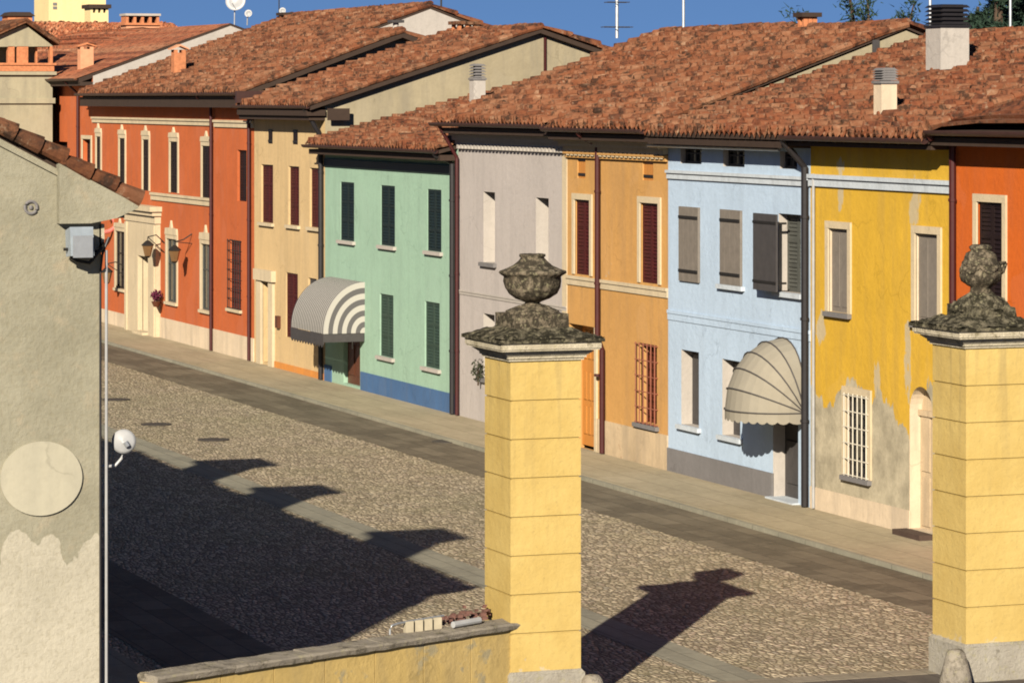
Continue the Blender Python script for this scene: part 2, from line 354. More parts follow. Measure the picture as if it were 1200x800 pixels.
K_iron = plain('cast_iron_cover', (.07, .06, .05), .7)
for i, (px, py, lab) in enumerate(((136, 468, 'dark oval drain cover in the cobbles, furthest away by the left wall edge'), (183, 497, 'dark drain cover in the cobbles between the left wall and the shadow'), (250, 515, 'dark drain cover in the cobbles just above the first shadow bump'), (525, 517, 'dark drain cover in the paved lane left of the middle pillar'))):
    gx, gy = onZ(px, py, -.07); m = MB(); m.lathe((gx, gy, -.072), [(.36, 0), (.36, .012), (.33, .016), (.2, .012), (.05, .014)], 24); o = build('drain_cover', m, K_iron); tag(o, lab, 'drain cover', 'drain covers in the street')
# ------------------------------------------------------------------ houses
PITCH, COURSE = .235, .30
PROF = [(0, .0), (.04, .06), (.15, .115), (.28, .135), (.41, .115), (.52, .06), (.56, .0), (.78, -.05)]
def tile_roof(mb, Xe, ze, slope, Xr, y0, y1, mi=0, seed=1, pitch=PITCH, dirx=1, course=COURSE):
    """rows of half-round clay tiles from the eave (Xe, ze) up to the ridge at Xr"""
    rr = random.Random(seed); L = abs(Xr - Xe); nc = max(2, int(L / course)); nk = max(1, int(round((y1 - y0) / pitch))); pw = (y1 - y0) / nk
    sag = [rr.uniform(-.055, .055) for _ in range(12)]
    def base(v, y):
        t = (y - y0) / (y1 - y0) * 10; i = int(t); f = t - i; w = sag[i] * (1 - f) + sag[i + 1] * f
        return ze + slope * v * course * (L / (nc * course)) + w * (.4 + .6 * v / nc)
    stepx = L / nc; rows = []
    ph = [rr.uniform(-.45, .45) * stepx for _ in range(nk)]
    colj = [[(rr.uniform(-.02, .022), rr.uniform(-.05, .06), rr.uniform(-.03, .03)) for _ in range(nc)] for _ in range(nk)]
    for j in range(nc):
        for end in (0, 1):
            row = []
            for k in range(nk):
                dz, dx, dy = colj[k][j]
                for (u, h) in PROF:
                    cov = h > .01
                    y = y0 + (k + u) * pw + (dy if cov else 0)
                    v = j + end
                    x = Xe + dirx * (v * stepx + (ph[k] if (cov and 0 < v < nc) else 0) + (dx if (cov and end == 0 ) else 0))
                    z = base(v, y) + h * (1.0 if end == 0 else .62) + (.024 if end == 0 else .0) + (dz if cov else 0)
                    row.append((x, y, z))
            row.append((row[-1][0], y1, base(j + end, y1)))
            rows.append(row)
    P = len(PROF)
    def uvq(c, j): return [(c // P + .5 + 1, j + 1.5)] * 4
    low = [(x + dirx * .015, y, z - .05) for x, y, z in rows[0]]
    allr = [low] + rows; idx = []
    for r in allr: idx.append(len(mb.v)); mb.v += r
    for q in range(len(allr) - 1):
        j = max(0, (q - 1) // 2 if q % 2 else q // 2)
        a, b = idx[q], idx[q + 1]
        for c in range(len(rows[0]) - 1):
            f = (a + c, a + c + 1, b + c + 1, b + c)
            if dirx > 0: f = f[::-1]
            mb.f.append(f); mb.m.append(mi); mb.uv.append(uvq(c, min(j, nc - 1)))
def ridge_tiles(mb, X, z, y0, y1, mi=0, r=.11):
    n = int((y1 - y0) / .4)
    for k in range(n):
        a, b = y0 + (y1 - y0) * k / n, y0 + (y1 - y0) * (k + 1) / n; dz = R.uniform(-.015, .015); ring = []
        for (yy, rr) in ((a, r), (b + .03, r * .85)):
            i = len(mb.v); ring.append(i)
            mb.v += [(X + rr * cos(pi * t / 6), yy, z + dz + rr * .9 * sin(pi * t / 6)) for t in range(7)]
        u = [(k + .5 + 200, 77.5)] * 4
        for t in range(6): mb.f.append((ring[0] + t, ring[0] + t + 1, ring[1] + t + 1, ring[1] + t)); mb.m.append(mi); mb.uv.append(u)
        mb.f.append(tuple(ring[0] + t for t in range(7))); mb.m.append(mi); mb.uv.append([u[0]] * 7)

class House:
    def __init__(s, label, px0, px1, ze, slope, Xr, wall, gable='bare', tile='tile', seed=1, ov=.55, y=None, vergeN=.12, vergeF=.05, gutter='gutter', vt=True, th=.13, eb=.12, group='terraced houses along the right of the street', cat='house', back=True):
        s.y1, s.y0 = (FY(px0), FY(px1)) if y is None else y
        s.ze, s.sl, s.Xr, s.ov = ze, slope, Xr, ov; s.Xe = F - ov; s.holes = []; s.jobs = []; s.seed = seed
        s.zr = ze + slope * (Xr - s.Xe); s.wallm, s.gablem, s.tilem, s.guttm = M(wall), M(gable), M(tile), gutter
        s.t = thing('terraced_house', label, cat, (F, s.y0, 0), group); s.vN, s.vF, s.vt, s.th, s.eb = vergeN, vergeF, vt, th, eb
    def zat(s, X): return s.ze + s.sl * (X - s.Xe) if X <= s.Xr else s.zr - s.sl * (X - s.Xr)
    def hole(s, x0, x1, yt, yb, arch=False, depth=.22):
        xc = (x0 + x1) / 2; h = (FY(x1), FY(x0), FZ(xc, yb), FZ(xc, yt), depth, arch); s.holes.append(h); return h
    def build(s):
        m = MB(); y0, y1 = s.y0, s.y1; zt = s.zat(F) - .14
        ys = sorted({y0, y1, *[h[0] for h in s.holes], *[h[1] for h in s.holes]}); zs = sorted({-.02, zt, *[h[2] for h in s.holes], *[h[3] for h in s.holes]})
        for a, b in zip(ys, ys[1:]):
            for c, d in zip(zs, zs[1:]):
                yc, zc = (a + b) / 2, (c + d) / 2
                if any(h[0] < yc < h[1] and h[2] < zc < h[3] for h in s.holes): continue
                m.poly([(F, b, c), (F, a, c), (F, a, d), (F, b, d)])
        for (a, b, c, d, dp, arch) in s.holes:
            G = F + dp; r = (b - a) / 2
            zs_ = d - r if arch else d
            m.poly([(F, a, c), (F, b, c), (G, b, c), (G, a, c)], 2)
            m.poly([(F, b, c), (F, b, zs_), (G, b, zs_), (G, b, c)], 2); m.poly([(F, a, c), (G, a, c), (G, a, zs_), (F, a, zs_)], 2)
            if arch:
                N = 14; arc = [((a + b) / 2 + r * cos(pi * k / N), zs_ + r * sin(pi * k / N)) for k in range(N + 1)]
                for (p, q) in zip(arc, arc[1:]): m.poly([(F, p[0], p[1]), (F, q[0], q[1]), (G, q[0], q[1]), (G, p[0], p[1])], 2)
                for k in range(N):
                    cy = b if k < N / 2 else a; p, q = arc[k], arc[k + 1]
                    m.poly([(F, cy, d), (F, p[0], p[1]), (F, q[0], q[1])])
                m.poly([(F, b, d), (F, arc[N // 2][0], d), (F, a, d)])
            else: m.poly([(F, b, d), (F, a, d), (G, a, d), (G, b, d)], 2)
        Xb = 2 * s.Xr - F; o = .13
        for yy in (y0 + .002, y1 - .002):
            pts = [(F, yy, -.02), (Xb, yy, -.02), (Xb, yy, zt), (s.Xr, yy, s.zr - o), (F, yy, zt)]
            m.poly(pts if yy < (y0 + y1) / 2 else pts[::-1], 1)
        m.poly([(Xb, y0, -.02), (Xb, y1, -.02), (Xb, y1, zt), (Xb, y0, zt)], 1)
        m.poly([(F + .5, y0 + .01, .01), (Xb, y0 + .01, .01), (Xb, y1 - .01, .01), (F + .5, y1 - .01, .01)], 1)
        s.wall = build('wall', m, [s.wallm, s.gablem, getattr(s, 'reveal', s.wallm)], s.t)
        r = MB(); ya, yb = y0 - s.vN, y1 + s.vF
        tile_roof(r, s.Xe, s.ze, s.sl, s.Xr, ya, yb, 0, s.seed)
        tile_roof(r, 2 * s.Xr - s.Xe, s.ze, s.sl, s.Xr, ya, yb, 0, s.seed + 50, pitch=.4, dirx=-1, course=.8)
        ridge_tiles(r, s.Xr, s.zr + .03, ya, yb)
        # boards under the tiles, verge boards
        Xe2 = s.Xe + .06
        for X0, X1 in ((Xe2, s.Xr), (2 * s.Xr - Xe2, s.Xr)):
            z0, z1 = s.zat(X0), s.zat(X1)
            r.prism([(X0, z0 - s.th), (X0, z0 - .045), (X1, z1 - .045), (X1, z1 - s.th)], 'y', ya + .02, yb - .02, 1)
        # verge tiles: a row laid along the near slope edge
        n = int((s.Xr - s.Xe) / .4) if s.vt else 0
        for k in range(n):
            x0 = s.Xe + (s.Xr - s.Xe) * k / n; x1 = s.Xe + (s.Xr - s.Xe) * (k + 1.12) / n
            r.tube([(x0, ya + .05, s.zat(x0) + .045 + R.uniform(-.01, .01)), (x1, ya + .05, min(s.zat(x1), s.zr) + .02)], .10, 8, 0, .075)
            for q in range(-10, 0): r.uv[q] = [(k + 300.5, 12.5)] * len(r.uv[q])
        s.roof = build('roof', r, [s.tilem, M('wood')], s.t)
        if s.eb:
            q = MB(); q.box(s.Xe + .09, F - .003, s.y0 + .004, s.y1 - .004, s.ze - .16 - s.eb, s.ze - .145); build('eave_box', q, M('wood'), s.t)  # soffit box; its depth and near-black colour also stand in for eave shadow
        if s.guttm:
            gm = MB(); N = 8; X = s.Xe - .03; z = s.ze - .03; rr = .085
            ring = [(X + rr * cos(pi + pi * k / N), z + rr * sin(pi + pi * k / N)) for k in range(N + 1)]
            ring += [(x * .985 + X * .015 + 0, zz + .006) for x, zz in reversed(ring)]
            gm.prism(ring, 'y', ya, yb); build('gutter', gm, M(s.guttm), s.t)
        return s
    # --- pieces
    def window(s, x0, x1, yt, yb, mat='maroon', depth=.2, frame=None, fw=4.5, sill=None, style='shutter', grille=None, wmin=None, label=None, top=None, set_in=0, leaf=None, arch=False):
        h = s.hole(x0, x1, yt, yb, depth=depth, arch=arch); s.jobs.append((h, mat, frame, fw, sill, style, grille, label, top, set_in, leaf)); return h
    def finish(s):
        for (h, mat, frame, fw, sill, style, grille, label, top, set_in, leaf) in s.jobs:
            a, b, c, d, dp, arch = h; G = F + dp; w = MB(); X = G - set_in
            if style == 'shutter':
                mid = (a + b) / 2
                for (p, q) in ((a, mid - .004), (mid + .004, b)):
                    w.box(X - .012, X + .03, p + .002, q - .002, c, d)
                    for (e, f_) in ((p + .002, p + .05), (q - .05, q - .002)): w.box(X - .04, X - .013, e, f_, c, d)
                    n = 3
                    for k in range(n + 1):
                        zz = c + (d - c - .07) * k / n; w.box(X - .039, X - .013, p + .051, q - .051, zz, zz + .07)
                    ns = int((d - c) / .075)
                    for k in range(ns):
                        zz = c + .03 + (d - c - .06) * k / ns
                        w.poly([(X - .034, p + .052, zz), (X - .034, q - .052, zz), (X - .014, q - .052, zz + .05), (X - .014, p + .052, zz + .05)][::-1])
                wo = build('window', w, M(mat), s.t, label=label)
            elif style == 'panel':
                for k in range(2): p, q = a + (b - a) * k / 2 + .003, a + (b - a) * (k + 1) / 2 - .003; w.box(X - .02, X + .02, p, q, c, d); w.box(X - .032, X - .0201, p + .06, q - .06, c + .1, d - .1)
                wo = build('window', w, M(mat), s.t, label=label)
            elif style == 'board':
                n = 4
                for k in range(n):
                    p, q = a + (b - a) * k / n, a + (b - a) * (k + 1) / n
                    w.box(X - .03, X + .02, p + .004, q - .004, c, d)
                for zz in (c + .12 * (d - c), c + .84 * (d - c)): w.box(X - .05, X - .031, a + .02, b - .02, zz, zz + .06, 1)
                wo = build('window', w, [M(mat), M('iron')], s.t, label=label)
            else:
                w.poly([(X, b, c), (X, a, c), (X, a, d), (X, b, d)], 0)
                e = .05
                for (p, q, u, v) in ((a, a + e, c, d), (b - e, b, c, d), ((a + b) / 2 - .025, (a + b) / 2 + .025, c + e, d - e), (a + e, b - e, c, c + e), (a + e, b - e, d - e, d), (a + e, (a + b) / 2 - .025, c + (d - c) * .6, c + (d - c) * .6 + .03), ((a + b) / 2 + .025, b - e, c + (d - c) * .6, c + (d - c) * .6 + .03)):
                    w.box(X - .04, X - .003, p, q, u, v, 1)
                wo = build('window', w, [M('glass'), M(mat)], s.t, label=label)
            if frame:
                k = fw / 60.; f = MB(); e = .035; t = .13 if fw >= 4 else .1
                f.box(F - e, F + .01, a - t, a, c - .002, d); f.box(F - e, F + .01, b, b + t, c - .002, d)
                f.box(F - e - .003, F + .01, a - t, b + t, d, d + t)
                if top:           # shaped crown above the window
                    f.prism([(a - t, d + t), (b + t, d + t), (b + t * .6, d + t + top * .45), ((a + b) / 2 + .12, d + t + top * .5), ((a + b) / 2, d + t + top), ((a + b) / 2 - .12, d + t + top * .5), (a - t * .6, d + t + top * .45)], 'x', F - .06, F + .01)
                build('frame', f, M(frame), wo)
            if sill:
                f = MB(); f.box(F - .09, F + .02, a - .12, b + .12, c - .09, c - .003); build('sill', f, M(sill), wo)
            if grille:
                f = MB(); n = 5
                for k in range(n + 1):
                    yy = a + (b - a) * k / n; f.tube([(F - .05, yy, c - .02), (F - .05, yy, d + .02)], .013, 6)
                n = int((d - c) / .28)
                for k in range(n + 1):
                    zz = c + .02 + (d - c - .04) * k / n; f.tube([(F - .05, a - .05, zz), (F - .05, b + .05, zz)], .012, 6)
                    f.tube([(F - .05, a - .05, zz), (F + .01, a - .05, zz)], .012, 6)
                build('grille', f, M(grille), wo)
            if leaf:            # opened shutter leaves folded flat on the wall; leaf = [(ya, yb, mat)]
                for (la, lb, mt) in leaf:
                    f = MB(); f.box(F - .23, F - .19, la, lb, c + .01, d - .01)
                    for zz in (c + .15, d - .2): f.box(F - .245, F - .231, la, lb, zz, zz + .05, 1); f.box(F - .19, F + .0, la + .02, la + .05, zz, zz + .04, 1)
                    build('shutter', f, [M(mt), M('iron')], wo)
        return s
    def plinth(s, py, at, mat, x0=None, x1=None, e=.03):
        m = MB(); z = FZ(at, py); m.box(F - e, F + .01, s.y0 + .003 if x1 is None else FY(x1), s.y1 - .003 if x0 is None else FY(x0), -.01, z)
        o = build('plinth', m, M(mat), s.t); return o
    def band(s, at, yt, yb, mat, e=.05, x0=None, x1=None, name='moulding', prof=True):
        z1, z0 = FZ(at, yt), FZ(at, yb); m = MB(); ya = s.y0 + .004 if x1 is None else FY(x1); yb_ = s.y1 - .004 if x0 is None else FY(x0)
        m.box(F - e * .55, F + .01, ya, yb_, z0, z0 + (z1 - z0) * .66 - .002); m.box(F - e, F + .01, ya, yb_, z0 + (z1 - z0) * .66, z1)
        return build(name, m, M(mat), s.t)
    def pipe(s, px, yt, yb=None, mat='darkpipe', r=.05, jog=None, e=.09, label=None):
        y = FY(px); X = F - e; m = MB(); z1 = FZ(px, yt)
        if jog:
            jy, jpx = jog; zz = FZ(px, jy); y2 = FY(jpx)
            path = [(s.Xe, y, s.ze - .08), (s.Xe + .05, y, s.ze - .16), (X, y, z1), (X, y, zz), (X, y2, zz - .25), (X, y2, .02)]
        else: path = [(s.Xe, y, s.ze - .08), (s.Xe + .05, y, s.ze - .16), (X, y, z1), (X, y, .02)]
        m.tube(path, r, 8)
        for q in (.25, .55, .85): m.tube([(X, y, z1 * q), (X, y, z1 * q + .05)], r * 1.25, 8)
        return build('downpipe', m, M(mat), s.t, label=label)
    def hitroof(s, px, py):
        v = ray(px, py); # H + v2 t = ze + sl (v0 t - Xe)
        t = (s.ze - s.sl * s.Xe - H) / (v[2] - s.sl * v[0]); return v[0] * t, v[1] * t, H + v[2] * t
    def chimney(s, px, pyb, ytop, wpx, style='louvre', body='white', cap='greydark', label=None, wd=None, lou=None):
        """px,pyb: foot of the chimney seen in the photo; ytop its top; wpx its seen width"""
        x, y, z = s.hitroof(px, pyb); Z = x * SA + y * CA; w = wpx * Z / FL / 1.28; hgt = (pyb - ytop) * Z / FL; d = w if wd is None else wd * w
        m = MB(); zb = s.zat(x + d) - .3 if x + d < s.Xr else z - .3; zb = min(zb, z - .1); zt = z + hgt; hw = w / 2
        x0, x1, y0, y1 = x - hw, x - hw + w, y, y + d
        if style == 'louvre':
            zl = z + hgt * (lou or .62); m.box(x0, x1, y0, y1, zb, zl)
            n = 5; m.box(x0 + .08, x1 - .08, y0 + .08, y1 - .08, zl - .01, zt - .02, 1)
            m.box(x0 - .03, x1 + .03, y0 - .03, y1 + .03, zl + .002, zl + .05, 1)
            for k in range(n):
                zz = zl + .06 + (zt - zl - .06) * k / n; m.prism([(x0 + .06, zz + .05), (x0 - .02, zz), (x1 + .02, zz), (x1 - .06, zz + .05)], 'y', y0 - .02, y1 + .02, 1)
        elif style == 'slab':
            m.box(x0, x1, y0, y1, zb, z + hgt * .7)
            for (p, q) in ((x0, x0 + .14), (x1 - .14, x1)):
                for (u, v) in ((y0, y0 + .12), (y1 - .12, y1)): m.box(p, q, u, v, z + hgt * .7 - .01, z + hgt * .88)
            m.box(x0 - .1, x1 + .1, y0 - .1, y1 + .1, z + hgt * .88 + .002, zt, 1)
        elif style == 'gable':
            m.box(x0, x1, y0, y1, zb, z + hgt * .72)
            for q in (y0, y1 - .1): m.box(x0, x0 + .12, q, q + .1, z + hgt * .72, z + hgt * .82); m.box(x1 - .12, x1, q, q + .1, z + hgt * .72, z + hgt * .82)
            xm = (x0 + x1) / 2; za = z + hgt * .82
            m.prism([(x0 - .1, za), (x0 - .1, za + .04), (xm, zt), (x1 + .1, za + .04), (x1 + .1, za), (xm, zt - .06)], 'y', y0 - .05, y1 + .05, 1)
        elif style == 'pipe':
            m.tube([(x, y, zb), (x, y, zt - .12)], w * .22, 10); m.lathe((x, y, zt - .12), [(w * .5, 0), (w * .6, .04), (w * .25, .11)], 12, 1)
        return build('chimney', m, [M(body), M(cap)], s.roof, label=label)

# A: far red house and B1 ornate, B2 plain, C cream, D mint, E lilac, F ochre, G blue, H yellow, I orange
hA = House('far terracotta red house behind the ornate red one, roof higher with dark gable verge', 63, 109, 8.3, .357, 32.09, 'red', 'white', 'tilef', 11, y=(115.01, 141.0), th=.2)
hA.window(64, 79, 166, 196, 'darkwin', frame=None); hA.window(97, 107, 163, 200, 'darkwin', frame='trim')
hA.build(); hA.finish(); hA.band(80, 100, 104, 'trim', .12, x0=20); hA.band(80, 134, 138, 'trim', .05, x0=20)
hA.pipe(94, 110)

hB = House('long terracotta red house with cream window crowns and a cream stone portal', 109, 250, 7.78, .36, 34.1, 'red', 'white', 'tile', 21, vergeN=.0, eb=.30)
for (x0, x1, yt, yb) in ((113.5, 118.5, 160, 216), (140.5, 147, 162, 219), (168, 175, 163.5, 223.5), (200, 208.7, 166, 226), (237.5, 248, 171, 232.5)):
    hB.window(x0, x1, yt, yb, 'darkwin', frame='trim', depth=.05, top=.32)
hB.window(136, 147, 271, 338, 'darkwin', frame='trim', sill='trim', style='glass', top=.3, depth=.07)
hB.window(196, 207.5, 280, 354, 'slate', frame='trim', sill='trim', style='glass', top=.45, depth=.07)
hB.window(236.3, 248, 286, 363.5, 'slate', frame='trim', sill='trim', style='glass', top=.45, depth=.07)
ph = hB.hole(167, 179, 300, 392.5, depth=.25)
hB.reveal = M('trim'); hB.build(); hB.finish()
hB.band(180, 138.5, 145.5, 'trim', .09); hB.band(215, 229, 238, 'trim', .09, x0=178, x1=249.3)
hB.plinth(379, 220, 'plinthcream', x0=187.5); hB.plinth(364, 130, 'plinthcream', x1=154)
# rafter ends under the eave
m = MB(); n = 26
for k in range(n):
    yy = hB.y0 + .5 + (hB.y1 - hB.y0 - 1) * k / (n - 1); m = MB(); m.box(hB.Xe + .08, F + .05, yy - .05, yy + .05, hB.ze - .2, hB.ze - .11); build('rafter', m, M('wood'), hB.t)
# portal
m = MB(); ya, yb = FY(188), FY(152.5); zt = FZ(170, 240); z0 = 0
m.box(F - .16, F + .02, ya, ph[0], 0, zt - .55); m.box(F - .16, F + .02, ph[1], yb, 0, zt - .55)
m.box(F - .163, F + .02, ph[0] + .001, ph[1] - .001, ph[3], zt - .55)
m.box(F - .2, F + .02, ya - .05, yb + .05, zt - .548, zt - .3); m.box(F - .3, F + .02, ya - .12, yb + .12, zt - .298, zt - .16); m.box(F - .4, F + .02, ya - .2, yb + .2, zt - .158, zt)
m.box(F - .21, F - .162, ya + .05, ya + .3, 0, zt - .6); m.box(F - .21, F - .162, yb - .3, yb - .05, 0, zt - .6)
m.box(F - .35, F - .002, ph[0], ph[1], 0, .08)
po = build('portal', m, M('trim'), hB.t, label='cream stone portal with stepped cornice')
m = MB(); G = F + .22; mid = (ph[0] + ph[1]) / 2
for (p, q) in ((ph[0], mid - .01), (mid + .01, ph[1])):
    m.box(G - .03, G + .03, p, q, .09, ph[3] - .01)
    for k in range(4):
        zz = .2 + (ph[3] - .3) * k / 4; m.box(G - .055, G - .031, p + .1, q - .1, zz, zz + (ph[3] - .3) / 4 - .1)
do = build('door', m, M('trim'), hB.t)
m = MB(); m.lathe((G - .08, mid - .1, FZ(176, 339)), [(.03, -.05), (.05, 0), (.03, .05)], 8); build('handle', m, M('iron'), do)
hB.pipe(250.5, 122, label='dark red downpipe between the ornate and plain parts')

hB2 = House('plain terracotta red house end with two bare windows next to the cream house', 250, 298, 7.78, .36, 31.6, 'red', 'bare', 'tile', 22, vergeF=0, vergeN=.35, eb=.30, th=.2)
hB2.window(278, 289, 176, 236, 'darkwin', depth=.12); hB2.window(268.5, 282.5, 281.5, 362, 'brick', depth=.12, sill='trim', grille='iron')
hB2.build(); hB2.finish(); hB2.band(275, 141, 149.5, 'trim', .09, x0=252); hB2.plinth(391, 275, 'plinthcream'); hB2.pipe(295, 124)
m = MB(); m.box(hB2.Xe - .12, hB2.Xe + 1.1, hB2.y0 - .5, hB2.y0 - .34, hB2.ze - .32, hB2.ze + .02); build('gutter_end', m, M('gutter'), hB2.t)

hC = House('cream house with maroon shutters, orange plinth and a tall bare side gable', 298, 381, 7.42, .32, 33.32, 'cream', 'bare', 'tile', 31, vergeN=.25, th=.17, eb=.26)
for b in ((306, 320, 193, 261), (338, 350.5, 195, 264), (363, 374.8, 197, 266.5)): hC.window(*b, 'maroon', sill='trim', depth=.1)
for b in ((314.5, 319.5, 152, 168.5), (343.5, 349, 152.5, 169.5), (370.5, 376, 153, 170)): hC.window(*b, 'darkwin', depth=.03, style='board')
hC.window(335, 349, 320, 396, 'maroon', depth=.08); hC.window(361, 371, 326, 400, 'greydark', depth=.1)
dh = hC.hole(308, 317, 329, 424.5, depth=.35)
hC.build(); hC.finish(); hC.plinth(430, 350, 'plinthorange', x0=322.5)
m = MB(); ya, yb = FY(322), FY(303); zt = FZ(312, 316)
m.box(F - .08, F + .01, ya, dh[0], 0, zt - .35); m.box(F - .08, F + .01, dh[1], yb, 0, zt - .35); m.box(F - .14, F + .01, ya - .1, yb + .1, dh[3] + .003, zt)
build('door_surround', m, M('trim'), hC.t)
m = MB(); m.box(F + .3, F + .34, dh[0], (dh[0] + dh[1]) / 2 - .005, 0, dh[3]); m.box(F + .3, F + .34, (dh[0] + dh[1]) / 2 + .005, dh[1] - .25, 0, dh[3] - .5)
m.box(F + .28, F + .299, dh[0] + .1, (dh[0] + dh[1]) / 2 - .1, .2, dh[3] - .9); build('door', m, M('orangewood'), hC.t)
m = MB(); m.box(F - .1, F, FY(329), FY(326), FZ(327.5, 384), FZ(327.5, 370)); build('letterbox', m, M('brownwood'), hC.t)
hC.pipe(379.5, 160, mat='blackpipe', r=.07)
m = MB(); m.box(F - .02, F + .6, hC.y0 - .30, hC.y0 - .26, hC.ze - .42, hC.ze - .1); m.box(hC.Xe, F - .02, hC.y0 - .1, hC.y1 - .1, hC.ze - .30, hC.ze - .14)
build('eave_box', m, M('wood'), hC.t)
m = MB(); m.box(F + 6.3, F + 6.36, hC.y0 - .06, hC.y0, 5, hC.zat(F + 6.3) - .2); build('downpipe', m, M('darkpipe'), hC.t)

hD = House('mint green house with dark green shutters, blue plinth and a low roof', 381, 537, 6.38, .25, 33.2, 'mint', 'bare', 'tiler', 41, vergeN=.0, vt=False)
for b in ((399, 415, 213.5, 282), (446.3, 462.8, 217.5, 288), (500.8, 517.2, 222, 294.5)): hD.window(*b, 'greenshut', sill='white', depth=.06)
for b in ((445, 461, 345, 418), (497.7, 515.2, 354, 431)): hD.window(*b, 'greenlow', sill='white', depth=.08, grille=None)
dh = hD.hole(402.5, 422, 386, 451, depth=.18)
hD.build(); hD.finish()
hD.plinth(446.5, 470, 'plinthblue', x0=423.5); hD.plinth(428, 384, 'plinthblue', x1=389)
m = MB(); mid = (dh[0] + dh[1]) / 2
m.box(F + .12, F + .17, dh[0], mid - .01, .05, dh[3]); m.box(F + .12, F + .17, mid + .01, dh[1], .05, dh[3])
for p, q in ((dh[0], mid), (mid, dh[1])):
    for z in (.3, 1.3): m.box(F + .095, F + .119, p + .12, q - .12, z, z + .8)
do = build('door', m, M('brownwood'), hD.t); m = MB(); m.tube([(F + .06, mid + .12, 1.0), (F + .06, mid + .12, 1.2)], .015, 6); build('handle', m, M('steel'), do)
m = MB(); m.box(F - .05, F + .02, hD.y0 + .02, hD.y1 - .02, FZ(450, 199), FZ(450, 190)); build('moulding', m, M('greenshut'), hD.t)
hD.pipe(534, 192, mat='blackpipe', r=.07); 
# striped awning, quarter barrel
m = MB(); ya, yb = FY(427.5), FY(388); zc = FZ(427, 390); pr, ph_ = 1.12, 1.32; n = 14; ns = 40
arc = [(F - pr * cos(t * pi / 2 / n), zc + ph_ * sin(t * pi / 2 / n)) for t in range(n + 1)]
for k in range(ns):
    p, q = ya + (yb - ya) * k / ns, ya + (yb - ya) * (k + 1) / ns
    for a_, b_ in zip(arc, arc[1:]): m.poly([(a_[0], q, a_[1]), (a_[0], p, a_[1]), (b_[0], p, b_[1]), (b_[0], q, b_[1])], 0, [((k + .5) / 2 + (0 if k % 2 else .5) * 0 + .01, .5)] * 4)
for yy in (ya, yb):
    for j in range(9):
        r0, r1 = j / 9, (j + 1) / 9
        for t in range(n):
            def Q(r, tt): return (F - pr * r * cos(tt * pi / 2 / n), yy, zc + ph_ * r * sin(tt * pi / 2 / n))
            m.poly([Q(r0, t), Q(r1, t), Q(r1, t + 1), Q(r0, t + 1)], 0, [(.26 if j % 2 == 0 else .76, .5)] * 4)
aw = build('awning', m, M('stripe'), hD.t, label='grey and white striped quarter round awning')
m = MB(); ks = 12
for k in range(ks):
    p, q = ya + (yb - ya) * k / ks, ya + (yb - ya) * (k + 1) / ks
    m.prism([(p, zc - .01), (p, zc - .28), ((p + q) / 2, zc - .36), (q, zc - .28), (q, zc - .01)], 'x', F - pr - .01, F - pr + .01, k % 2)
m.box(F - pr, F - .02, ya - .005, ya + .012, zc - .22, zc - .01, 1)
build('valance', m, [M('greydark'), M('greydark')], aw)

hE = House('lilac grey house with deep white window niches and a white cornice', 537, 665, 7.04, .363, 32.62, 'lilac', 'bare', 'tile', 51, vergeF=.3, vergeN=0, vt=False)
hE.reveal = M('white')
for b in ((566.5, 580, 225, 308), (628, 643, 232, 317)): hE.window(*b, 'white', depth=.34, sill='plinthgrey')
hE.window(566.5, 579.5, 368, 444, 'white', depth=.34, sill='plinthgrey')
hE.window(630, 645, 378, 458, 'white', depth=.34, sill='plinthgrey')
hE.build(); hE.finish()
hE.band(600, 349, 354, 'white', .04); 
def cornice(hs, z1, mat, e=.34, steps=4, dent=True):
    m = MB()
    for k in range(steps): m.box(F - e * (steps - k) / steps, F + .01, hs.y0 + .004 + .001 * k, hs.y1 - .004, z1 - .1 * (k + 1) + .001, z1 - .1 * k)
    if dent:
        n = int((hs.y1 - hs.y0) / .24)
        for k in range(n):
            yy = hs.y0 + .08 + (hs.y1 - hs.y0 - .16) * k / n; m.box(F - .11, F + .005, yy, yy + .13, z1 - .1 * steps - .1, z1 - .1 * steps)
    return build('cornice', m, M(mat), hs.t)
cornice(hE, FZ(600, 151), 'white'); hE.pipe(539.5, 185, mat='darkpipe', r=.045)
m = MB(); m.box(F - .02, F + .005, hE.y0 + .003, hE.y0 + .28, 0, 6.4); build('quoin', m, M('trim'), hE.t)

hF = House('ochre orange house with maroon shutters, cream window surrounds and a brown downpipe', 665, 783, 6.98, .362, 32.62, 'orange', 'bare', 'tile', 61, vergeF=0, vergeN=.03, th=.09)
for b in ((674, 692, 234, 322), (751, 772.3, 238, 332)): hF.window(*b, 'maroon', frame='trim', depth=.08)
for b in ((676.5, 686, 185, 209), (753, 765.5, 185, 211.5)): hF.window(*b, 'orangewood', depth=.06, style='board')
hF.window(747.5, 769.8, 403, 497, 'brick', depth=.28, sill='plinthgrey', grille='rustiron')
dh = hF.hole(666, 698, 381, 529, depth=.38)
hF.build(); hF.finish(); cornice(hF, FZ(720, 162), 'trim', steps=3)
hF.band(725, 330, 341, 'trim', .06); hF.band(725, 180, 187, 'orange', .12)
m = MB(); p, q = onY(1022, 64, hF.y0), onY(1030, 47, hF.y0); m.box(p[0], q[0], hF.y0 - .03, hF.y0 + .05, p[1], q[1]); build('vent', m, M('greydark'), hF.t)
hF.plinth(501, 745, 'plinthbeige', x0=699)
m = MB(); m.box(F + .33, F + .38, dh[0], dh[1], -.01, dh[3])
for k in range(6):
    p, q = dh[0] + .1 + (dh[1] - dh[0] - .2) * k / 6, dh[0] + .1 + (dh[1] - dh[0] - .2) * (k + 1) / 6
    for z in (.25, 1.0, 1.9): m.box(F + .3, F + .329, p + .04, q - .04, z, z + .6)
build('door', m, M('orangewood'), hF.t)
